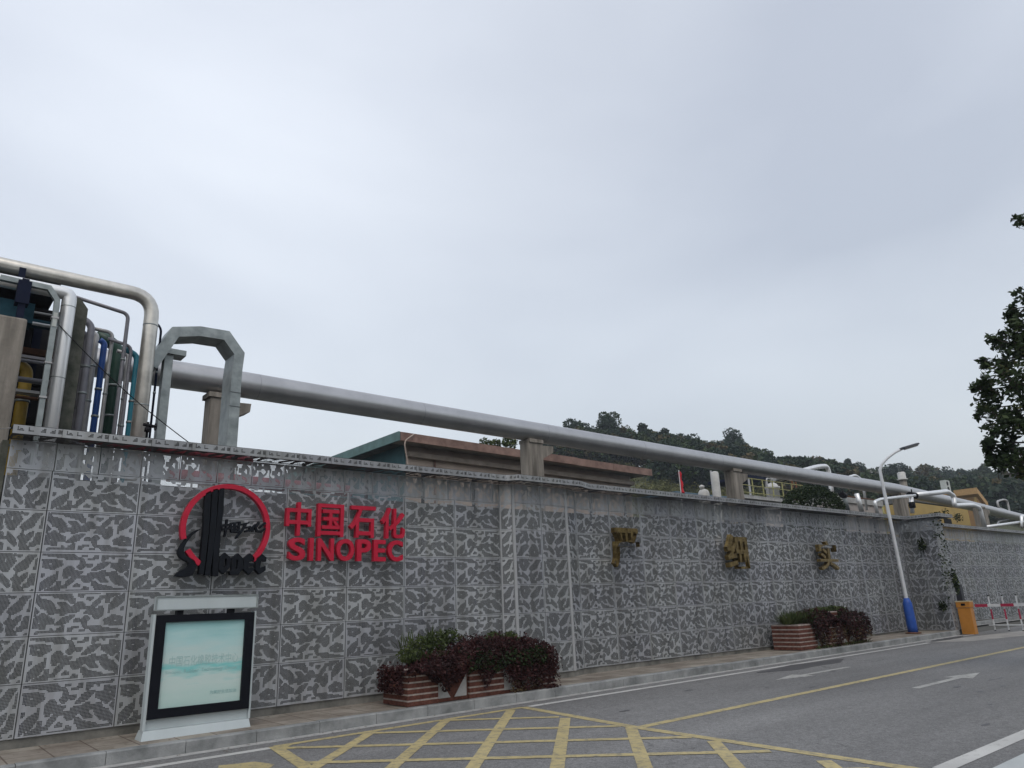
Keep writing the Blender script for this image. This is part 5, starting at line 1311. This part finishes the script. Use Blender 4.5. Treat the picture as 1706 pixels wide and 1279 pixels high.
for px, k, s, lab in ((1188,10,.75,'thin leafless tree showing twigs above the ridge beside the dark crowns'),(1214,11,.6,'smaller leafless tree in the gap of the ridge'),(1390,10,.85,'tall leafless tree of pale twigs above the silver pipe loops'),(1405,11,.9,'second leafless tree of pale twigs, right of the tallest one'),(1424,10,.8,'leafless tree at the end of the twiggy group'),(1522,11,1.1,'pale leafless tree behind the steel stack'),(1672,10,1.0,'leafless tree on the far ridge')):
    put_tree(px, 1.0, k, s, lab)
# the wood covering the slope: one mass
def forest(name, n, f0, f1, seed, pxr, mats, lsize, cl, hmin, hmax, per):
    rng = np.random.default_rng(seed); P = []; mi = []
    for i in range(n):
        px = rng.uniform(*pxr); f = f0+(f1-f0)*rng.random()**.8; p = atd(px, 780, 100); az = math.atan2(p.x, p.y); lo_f = (122 if px < 1540 else 150)/np.interp(az, AZ, RD); f = max(f, lo_f+(1-lo_f)*rng.random()*.9) if f < lo_f else f; r_, z = hill(az, f)
        h = rng.uniform(hmin, hmax)*(1+.3*(r_ > 220)); x, y = r_*math.sin(az), r_*math.cos(az)
        for k in range(cl):
            t = rng.random(); s = h*.30*(1.1-.6*t); a = rng.random()*6.28; q = (x+h*.25*(1-t)*math.cos(a), y+h*.25*(1-t)*math.sin(a), z-.5+h*(.35+.6*t))
            P.append(blob_pts(q, (s,s,s*.75), per, rng, .4))
        mi += [rng.choice(len(mats), p=[.4,.2,.4] if len(mats) == 3 else None)]*(cl*per)
    P = np.vstack(P); me = mesh_quads(name, leaf_arrays(P, lsize, aspect=.85, rng=rng), mats, mi)
    return obj(name, me)
tag(forest('woodland', 420, .91, .965, 23, (900,1120), [M['l_hill'], M['l_hill2'], M['l_hill3']], .55, 6, 4.5, 7.5, 85), 'dense mixed green wood below the left end of the ridge', 'wood', kind='stuff')
tag(forest('woodland', 420, .72, .95, 21, (1100,1330), [M['l_hill'], M['l_hill2'], M['l_hill3']], .6, 6, 5.0, 8.0, 80), 'dense mixed green wood covering the near hillside', 'wood', kind='stuff')
tag(forest('woodland', 620, .30, .96, 22, (1300,1760), [M['l_hill'], M['l_hill2'], M['l_hill3']], .75, 6, 6.0, 9.0, 72), 'dense green wood covering the farther hillside at the right', 'wood', kind='stuff')
def slope_shrubs():
    rng = np.random.default_rng(31); P = []
    for i in range(760):
        px = rng.uniform(890, 1345); f = rng.uniform(.38, .92 if px < 1120 else .76); p = atd(px, 780, 100); az = math.atan2(p.x, p.y); r_, z = hill(az, f); s = rng.uniform(.8, 2.0)
        P.append(blob_pts((r_*math.sin(az), r_*math.cos(az), z+s*.4-.4), (s,s,s*.7), 110, rng, .4))
    return obj('undergrowth', mesh_quads('undergrowth', leaf_arrays(np.vstack(P), .42, aspect=.4, rng=rng), [M['l_grass']]))
tag(slope_shrubs(), 'yellow green undergrowth at the foot of the wooded slope', 'undergrowth', kind='stuff')

# ------------------------------------------------------------ plant equipment to the right
def vcyl(name, label, px, pyt, pyb, Y, r, material, cat, group=None):
    t = at(px, pyt, Y); return t
# red flag
t = at(1131, 786, 24); FL = empty('flag', (t.x, 24, 4), 'furled red flag on a thin pole above the wall top', 'flag')
mb = MB(); mb.tube([(t.x,24,0),(t.x,24,t.z+.1)], .025, n=8); mb.build('pole', M['lightgrey'], FL)
mb = MB(); vs = []; nn = 9
for i in range(nn):
    f = i/(nn-1); z = t.z-1.1*f; wd = .05+.20*f
    vs += [(t.x+.02,24-.03,z+.02), (t.x+wd*.6,24-.10-.04*math.sin(i*1.7),z), (t.x+wd,24+.02*math.cos(i*2),z-.05), (t.x+wd*.5,24+.08,z)]
fs = []
for i in range(nn-1):
    for k in range(4): fs.append((i*4+k, i*4+(k+1)%4, (i+1)*4+(k+1)%4, (i+1)*4+k))
mb.add(vs, fs, smooth=True); mb.build('cloth', M['flag'], FL)
# white cylinder and canopy
t = at(1190, 785, 22); o = MB().lathe((t.x,22,0), [(.20,0),(.20,t.z-.1),(.16,t.z-.03),(.05,t.z)], 18).build('vent_stack', M['vessel'], None)
tag(o, 'slim white vertical cylinder left of the pipeline column', 'vent pipe')
t = at(1184,784,22.3); o = MB().tube([(t.x,22.3,0),(t.x,22.3,t.z)], .045, n=8).build('pipe', M['lightgrey']); tag(o, 'slender grey tube standing right beside the white cylinder', 'pipe')
cn = empty('canopy', (at(1250,800,30).x, 30, 0), 'dark flat canopy on pale posts left of the small vessel', 'canopy')
a, b = at(1236,793,30), at(1262,797,30)
mb = MB(); mb.box(a.x, b.x+.5, 29.4, 33, a.z-.2, a.z); mb.build('roof', M['navy'], cn)
for x in (a.x+.1, b.x+.3): mb = MB(); mb.box(x-.05,x+.05,29.5,29.6,0,a.z-.21); mb.build('post', M['lightgrey'], cn)
cn2 = empty('canopy', (at(1205,815,26).x, 26, 0), 'low blue roof just above the wall behind the white cylinder', 'canopy')
a, b = at(1125,812,26), at(1235,824,26); mb = MB(); mb.box(a.x,b.x,26,29,a.z-.35,a.z-.2); mb.build('roof', M['bluepipe2'], cn2)
mb = MB(); mb.box(a.x+.3,b.x-.3,26.3,28.7,0,a.z-.351); mb.build('wall', M['alu_dark'], cn2)
mb = MB(); t = at(1172,817,20); mb.lathe((t.x,20,t.z-1.3), [(.25,0),(.25,1.2),(.18,1.32),(.05,1.38)]); mb.lathe((t.x-.1,20,t.z+.05), [(.06,0),(.12,.08),(.12,.15),(.03,.2)])
tag(mb.build('tank_vent', M['vessel']), 'small domed vent cap peeking over the wall near the flag', 'vent')
# vessel
t = at(1286, 806, 28); V = empty('vessel', (t.x, 28, 0), 'small pale vertical vessel with domed top inside the yellow railing', 'vessel')
mb = MB(); mb.lathe((t.x,28,0), [(.42,0),(.42,t.z-.35),(.52,t.z-.34),(.52,t.z-.22),(.42,t.z-.2),(.3,t.z),(.12,t.z+.08)]); mb.build('shell', M['vessel'], V)
mb = MB(); mb.tube([(t.x,28,t.z),(t.x,28,t.z+.75)], .07, n=8); mb.tube([(t.x+.25,28,t.z-.1),(t.x+.25,28,t.z+.7)], .05, n=8); mb.tube([(t.x-.62,28,t.z-1.6),(t.x-.62,28,t.z+.35),(t.x-.1,28,t.z+.35)], .05, n=8, bend=.15); mb.build('nozzle_pipes', M['lightgrey'], V)
def railing(x0, x1, Y, z0, label, group=None, step=1.1, zs=None):
    r_ = empty('railing', (x0, Y, z0), label, 'railing', group)
    for f in (.0, .5, 1.0):
        mb = MB(); mb.bar((x0,Y,z0+.12+.95*f),(x1,Y,z0+.12+.95*f), .04); mb.build('rail', M['railyel'], r_)
    k = int((x1-x0)/step)
    for i in range(k+1):
        x = x0+(x1-x0)*i/k; mb = MB(); mb.box(x-.03,x+.03,Y+.03,Y+.09,z0,z0+1.1); mb.build('post', M['railyel'], r_)
    return r_
a, b = at(1240, 826, 27), at(1340, 826, 27)
zpl = at(1300, 829, 27).z
railing(a.x, b.x+1, 27, zpl, 'yellow railing along the platform edge in front of the small vessel')
pf = empty('platform', (a.x, 28, 0), 'grey concrete platform behind the wall under the yellow railing', 'platform')
mb = MB(); mb.box(a.x-.2, b.x+2, 27.1, 32, zpl-.25, zpl-.02); mb.build('deck', M['gutter'], pf)
mb = MB(); mb.box(at(1318,840,27).x, b.x+1.5, 27.3, 31.8, 0, zpl-.26); mb.build('wall', M['backing'], pf)
mb = MB(); t = at(1321,808,30); mb.box(t.x-.06,t.x+.06,30,30.1,4,t.z+.7); mb.box(t.x+.5,t.x+.6,30,30.1,4,t.z+.3); mb.box(t.x-.06,t.x+.6,30.1,30.2,t.z-.3,t.z-.2)
tag(mb.build('steel_post_frame', M['rust']), 'rust red steel posts behind the yellow railing', 'steel frame')
# round bush
t = at(1358, 830, 15.5); rgb = np.random.default_rng(77)
bt = empty('round_bush', (t.x, 16.2, 0), 'round dark green bush rising over the wall right of the yellow railing', 'bush')
c = at(1357, 850, 16.2); rad = abs(at(1395,843,16.2).x-c.x)
pts = np.vstack([blob_pts((c.x,16.2,c.z-.05), (rad*1.0,1.0,1.15), 9500, rgb, .72), blob_pts((c.x-.1,16.2,c.z-.9), (rad*1.02,1.0,.9), 2500, rgb, .6)])
ob = obj('crown', mesh_quads('crown', leaf_arrays(pts, .11, rng=rgb)-np.array([c.x,16.2,0]), [M['l_bush']]), (c.x-t.x,0,0), bt)
mb = MB(); mb.tube([(t.x,16.2,0),(t.x,16.2,2),(c.x,16.2,c.z-.5)], [.09,.07,.04], n=8); mb.build('trunk', M['bark'], bt)
# pale tank building
a, b = at(1392, 826, 19.5), at(1468, 838, 19.5); TB = empty('tank_house', (a.x, 20, 0), 'pale pinkish box building behind the wall left of the lamp post', 'building')
mb = MB(); mb.box(a.x, b.x, 19.5, 24, 0, a.z-.03); mb.build('wall', M['tank'], TB)
mb = MB(); mb.box(a.x-.05, b.x+.05, 19.42, 24.08, a.z-.30, a.z+.02); mb.build('parapet', M['vessel'], TB)
xx = at(1457,845,19.4).x; mb = MB(); mb.tube([(xx,19.38,a.z-.33),(xx+.03,19.38,2)], .035, n=6); mb.build('drainpipe', M['fascia'], TB)
def loop(pts, Y, r, mt, lab, bend=.15, cat='pipe', group='silver pipe loops behind the wall', valve=None):
    P = [at(x, y, Y) for x, y in pts]; mb = MB(); mb.tube(P, r, n=12, bend=bend); ob = mb.build('pipe', M[mt], None, origin=P[-1]); tag(ob, lab, cat, group); return ob
loop([(1290,797),(1362,777),(1379,776),(1383,800),(1390,856)], 18.6, .115, 'silver', 'thick silver pipe looping over the pipeline left of the thin loop', .45)
loop([(1392,801),(1425,791),(1437,800),(1444,850)], 18.5, .065, 'silver', 'thinner silver pipe loop over the pipeline, right of the thick loop', .25)
loop([(1404,822),(1413,850)], 16.6, .10, 'galv', 'grey vertical pipe with a black valve under the pipeline', None)
loop([(1427,822),(1436,853)], 16.4, .11, 'silver', 'silver vertical pipe in front of the pale box building', None)
loop([(1405,826),(1460,833)], 16.5, .03, 'rust', 'thin brown line joining the vertical pipes', None)
p = at(1405, 825, 16.3); o = MB(); o.tube([(p.x-.16,16.3,p.z),(p.x+.16,16.3,p.z)], .13, n=14); o.tube([(p.x,16.3,p.z-.1),(p.x,16.3,p.z+.22)], .04, n=8); tag(o.build('valve', M['black']), 'round black valve under the pipeline', 'valve', 'black valves')
loop([(1463,858),(1457,836),(1466,832),(1524,825)], 15.2, .075, 'silver', 'lower silver pipe passing behind the lamp post', .12)
ob = loop([(1522,825),(1578,818.5),(1589,826),(1590,842),(1620,841),(1632,846),(1641,880)], 15.4, .125, 'silver', 'stepped silver pipe with several elbows right of the lamp post', .2)
p = at(1527, 824, 15.1); o = MB()
for dx in (-.30, -.12, .12, .34): o.tube([(p.x+dx-.03,15.3,p.z),(p.x+dx+.03,15.3,p.z)], .15, n=14)
o.tube([(p.x-.4,15.3,p.z),(p.x+.4,15.3,p.z)], .09, n=12); o.tube([(p.x,15.3,p.z),(p.x,15.3,p.z+.3)], .03, n=8)
tag(o.build('flanged_valve', M['black']), 'black flanged valve joining two silver pipes', 'valve', 'black valves')
loop([(1518,828),(1520,854)], 15.2, .10, 'silver', 'short silver stub pipe hanging below the flanged valve', None)
p = at(1519.5, 841, 15.1); o = MB(); o.tube([(p.x,15.1,p.z-.14),(p.x,15.1,p.z+.14)], .15, n=12); o.tube([(p.x-.22,15.1,p.z-.05),(p.x+.18,15.1,p.z-.05)], .09, n=10); tag(o.build('valve', M['black']), 'black valve on the short stub pipe', 'valve', 'black valves')
loop([(1676,850),(1664,846),(1661,835),(1672,832),(1678,834),(1685,866),(1664,869),(1662,876)], 20.0, .075, 'lightgrey', 'thin bent grey pipe making an open loop at the right edge', .25)
loop([(1640,878),(1706,869)], 16.4, .09, 'silver', 'straight pale pipe lying along the far wall top', None)
loop([(1702,878),(1702,860),(1720,858)], 16.2, .10, 'silver', 'cut off silver pipe corner at the right edge', .1)
# stack
t = at(1500, 783, 33); S_ = empty('stack', (t.x, 33, 0), 'stained steel stack with a capped head and lifting frame', 'stack')
z1 = at(1499,799,33).z
mb = MB(); mb.lathe((t.x+.1,33,0), [(.42,0),(.36,z1)]); mb.build('shaft', M['conc'], S_)
mb = MB(); mb.lathe((t.x+.05,33,z1), [(.52,0),(.52,.12),(.40,.14),(.40,.75),(.3,.86)]); mb.build('head', M['vessel'], S_)
mb = MB(); zz = t.z+.1; mb.tube([(t.x-.45,33,zz-.3),(t.x-.45,33,zz+.45),(t.x-.05,33,zz+.45),(t.x-.05,33,zz-.1)], .045, n=6, bend=.05); mb.build('lifting_frame', M['galv'], S_)
# yellow buildings
a, b = at(1588, 819, 40), at(1622, 812.5, 40)
YBD = empty('yellow_building', (b.x, 40, 0), 'tan and yellow gabled building with a projecting roof beyond the pipeline', 'building')
xc, zc = b.x, b.z
mb = MB(); mb.hexa([(xc,39.6,zc-.9),(xc+3.3,39.6,zc-2.9),(xc+3.3,42.8,zc-2.9),(xc,42.8,zc-.9),(xc,39.6,zc),(xc+3.3,39.6,zc-2.0),(xc+3.3,42.8,zc-2.0),(xc,42.8,zc)])
mb.build('roof', M['yelroof'], YBD)
mb = MB(); mb.hexa([(xc+.5,40.0,0),(xc+3.2,40.0,0),(xc+3.2,45,0),(xc+.5,45,0),(xc+.5,40.0,zc-1.25),(xc+3.2,40.0,zc-2.9),(xc+3.2,45,zc-2.9),(xc+.5,45,zc-1.25)]); mb.build('wall', M['ochre'], YBD)
mb = MB(); mb.box(xc+.4,xc+.496,40.1,40.4,0,zc-1.3); mb.build('corner_post', M['yelwall'], YBD)
a, b = at(1522, 848, 22), at(1606, 850, 22); YB2 = empty('yellow_shed', (a.x, 22, 0), 'bright yellow low wall building seen under the pipeline', 'building')
mb = MB(); mb.box(a.x, b.x+.8, 22, 26, 0, at(1530,838,22).z); mb.build('wall', M['yelwall'], YB2)
mb = MB(); p = at(1575,866,22); mb.box(p.x-.3,p.x+1.0,21.95,21.995,p.z-.4,p.z+.1); mb.build('window', M['black'], YB2)
t = at(1579, 809, 34); AC = empty('air_conditioner', (t.x, 34, t.z-.6), 'pale twin fan air conditioner unit on the yellow building roof', 'air conditioner')
mb = MB(); mb.box(t.x-.55,t.x+.75,34,34.6,t.z-.75,t.z+.65); mb.build('casing', M['acwhite'], AC)
for dz in (.28, -.38):
    mb = MB(); P = Matrix.Translation((t.x+.0,33.98,t.z+dz)); mb.tube([(t.x,33.97,t.z+dz),(t.x,33.995,t.z+dz)], .26, n=16); mb.build('fan_grille', M['black'], AC)
mb = MB(); mb.box(t.x-.6,t.x+.8,34,34.6,at(1579,824,34).z,t.z-.755); mb.build('stand', M['yelroof'], AC)
mb = MB(); p = at(1560,828,36); mb.box(at(1520,836,36).x, at(1590,828,36).x, 36, 40, p.z-.9, p.z-.1); 
tag(mb.build('dark_roof', M['roofing']), 'dark flat roof edge behind the stepped silver pipe', 'roof')
rgv = np.random.default_rng(3); c = at(1600, 866, 14.2)
pts = np.vstack([blob_pts(at(1596,862,14.3),(.5,.2,.25),160,rgv,.1), blob_pts(at(1575,856,14.3),(.25,.2,.3),100,rgv,.1)])
tag(obj('vine', mesh_quads('vine', leaf_arrays(pts, .09, rng=rgv)-np.array(c), [M['l_bush']]), c), 'small sparse vine over the far wall coping beside the pier', 'climbing plant')
t = at(1470,842,21); o = MB(); o.tube([(t.x,21,2),(t.x,21,t.z+.5)], .05, n=6); o.bar((t.x-.3,21,t.z),(t.x+.9,21,t.z),.06); o.bar((t.x-.3,21,t.z-.5),(t.x+.9,21,t.z-.5),.06); o.tube([(t.x+.6,21,2),(t.x+.6,21,t.z+.2)], .05, n=6)
tag(o.build('railing', M['railyel']), 'short yellow railing piece just left of the lamp post', 'railing')

# ------------------------------------------------------------ near tree at the right edge
NT = empty('roadside_tree', (13.6, 4.6-7.5, 0), 'leafy dark tree hanging into the picture at the right edge', 'tree')
rgt = np.random.default_rng(8)
DT = 19.0
def tp_(px, py, dd=0): return np.array(atd(px, py, DT+dd))
mpp = DT/1222*1.1
blobs = [(1712,492,20,150),(1700,520,20,150),(1690,548,24,170),(1697,585,34,330),(1668,575,16,60),(1672,612,24,200),(1655,640,24,190),(1690,640,42,520),(1645,680,22,150),(1665,700,30,260),(1700,700,36,380),(1655,722,18,110),(1685,738,26,160),
         (1662,760,16,90),(1634,650,15,110),(1642,602,14,80),(1655,566,12,70),(1642,742,15,100),(1684,515,14,90),(1630,690,12,70),(1648,752,11,60),(1652,768,9,45),(1685,765,26,260),(1700,368,10,60),(1706,770,30,300),(1695,790,18,120),(1672,748,14,50),(1703,362,6,16),(1676,558,10,30),
         (1760,560,60,800),(1780,680,75,1200),(1760,780,60,700),(1850,620,110,1600),(1860,480,80,800)]
pts = []; SUBS = []
for x, y, r, n in blobs:
    c = tp_(x, y, rgt.uniform(-.5,.5)); rr_ = r*mpp
    if n > 25:
        k = max(3, n//26)
        for _ in range(k):
            v_ = rgt.normal(size=3); v_ /= np.linalg.norm(v_); cc = c+v_*rr_*.72*rgt.random()**.5; SUBS.append((c, cc)); pts.append(blob_pts(cc, (rr_*.27+.06,)*3, int(n*1.05/k), rgt, .05))
    else: pts.append(blob_pts(c, (rr_,)*3, n, rgt, .1))
pts = np.vstack(pts)
obj('crown', mesh_quads('crown', leaf_arrays(pts, .135, aspect=.5, rng=rgt)-np.array(NT.location), [M['l_near']]), (0,0,0), NT)
mb = MB(); base = tp_(1880, 560); trunk_xy = (base[0]+.0, base[1])
NT_b = Vector((trunk_xy[0], trunk_xy[1], .1))
top = Vector((trunk_xy[0], trunk_xy[1], base[2]+1.5))
mb.tube([NT_b, NT_b.lerp(top,.3), NT_b.lerp(top,.7), top], [.32,.26,.18,.06], n=12)
for x, y, r, n in blobs:
    e = Vector(tp_(x, y)); s = NT_b.lerp(top, min(.95, max(.4, (e.z-.8)/top.z))); mid = s.lerp(e, .5)+Vector((0,0,.25))
    mb.tube([s, mid, s.lerp(e,.8)+Vector((0,0,.12)), e], [.06 if r > 20 else .03, .035, .018, .008], n=6, cap=False)
for c, cc in SUBS:
    c = Vector(c); cc = Vector(cc); mb.tube([c, c.lerp(cc,.5)+Vector((0,0,.04)), cc], [.012,.009,.005], n=4, cap=False)
for i in range(260):
    e = Vector(pts[rgt.integers(len(pts))]); s = e+Vector((rgt.uniform(.1,.6),rgt.uniform(-.3,.1),rgt.uniform(-.3,.1))); mb.tube([s, e], [.009,.004], n=4, cap=False)
mb.build('trunk', M['bark'], NT)

# ------------------------------------------------------------ the air
hm = bpy.data.materials.new('haze_air'); hm.use_nodes = True; hn = hm.node_tree; hn.nodes.clear()
ho = hn.nodes.new('ShaderNodeOutputMaterial'); hv = hn.nodes.new('ShaderNodeVolumePrincipled')
hv.inputs['Color'].default_value = (.80,.86,.95,1); hv.inputs['Density'].default_value = .00055; hv.inputs['Anisotropy'].default_value = .2
hn.links.new(hv.outputs[0], ho.inputs['Volume'])
mb = MB(); mb.box(-905, 1205, -905, 1205, -1.7, 75); hz_ = mb.build('haze', hm); tag(hz_, kind='stuff')

# roadside trees added out of view to darken the wall
def shading(x, y, h, wr, seed, label):
    rng = np.random.default_rng(seed); root = empty('roadside_tree', (x, y, g(x)), label, 'tree', 'unseen trees added to shade the wall')
    P = []
    for k in range(34):
        t = rng.random(); a = rng.random()*6.28; rad = wr*(1-.55*t)*rng.random()**.5; s_ = wr*(.24+.12*rng.random()); P.append(blob_pts((rad*math.cos(a), rad*math.sin(a), h*(.28+.66*t)), (s_, s_, s_*.8), 300, rng, .35))
    P = np.vstack(P); obj('crown', mesh_quads('crown', leaf_arrays(P, .26, rng=rng), [M['l_near']]), (0,0,0), root)
    mb = MB(); mb.tube([(0,0,-.1),(0,.1,h*.4),(.1,0,h*.85)], [.24,.18,.06], n=10)
    for k in range(10): q = P[rng.integers(len(P))]; mb.tube([(0,0,h*(.25+.3*rng.random())), tuple(q*.6), tuple(q)], [.09,.05,.02], n=6, cap=False)
    o = mb.build('trunk', M['bark']); o.parent = root
for x, sd in ((17.5, 51), (26.5, 52), (35.5, 53), (45, 54)): shading(x, -4.5, 13, 5.2, sd, 'broad leafy roadside tree added unseen across the road to darken the wall')

# fallen leaves
rgf = np.random.default_rng(44); P = []
for i in range(900):
    x = rgf.choice([rgf.uniform(1.5, 14), rgf.uniform(14, 30)]); y = rgf.choice([12.75-.35*rgf.random()**2, 11.30-.12*rgf.random(), rgf.uniform(11.5,12.7), 11.1-.7*rgf.random()**3], p=[.35,.3,.2,.15])
    P.append((x, y, g(x)+(.163 if y > 11.36 else .012)))
P = np.array(P); co = leaf_arrays(P, .045, aspect=.6, rng=rgf); co[:,2] = np.repeat(P[:,2], 4)+np.abs(co[:,2]-np.repeat(P[:,2], 4))*.25
tag(obj('fallen_leaves', mesh_quads('fallen_leaves', co, [M['l_dry']])), 'small dry leaves scattered along the kerb and wall foot', 'leaves', kind='stuff')
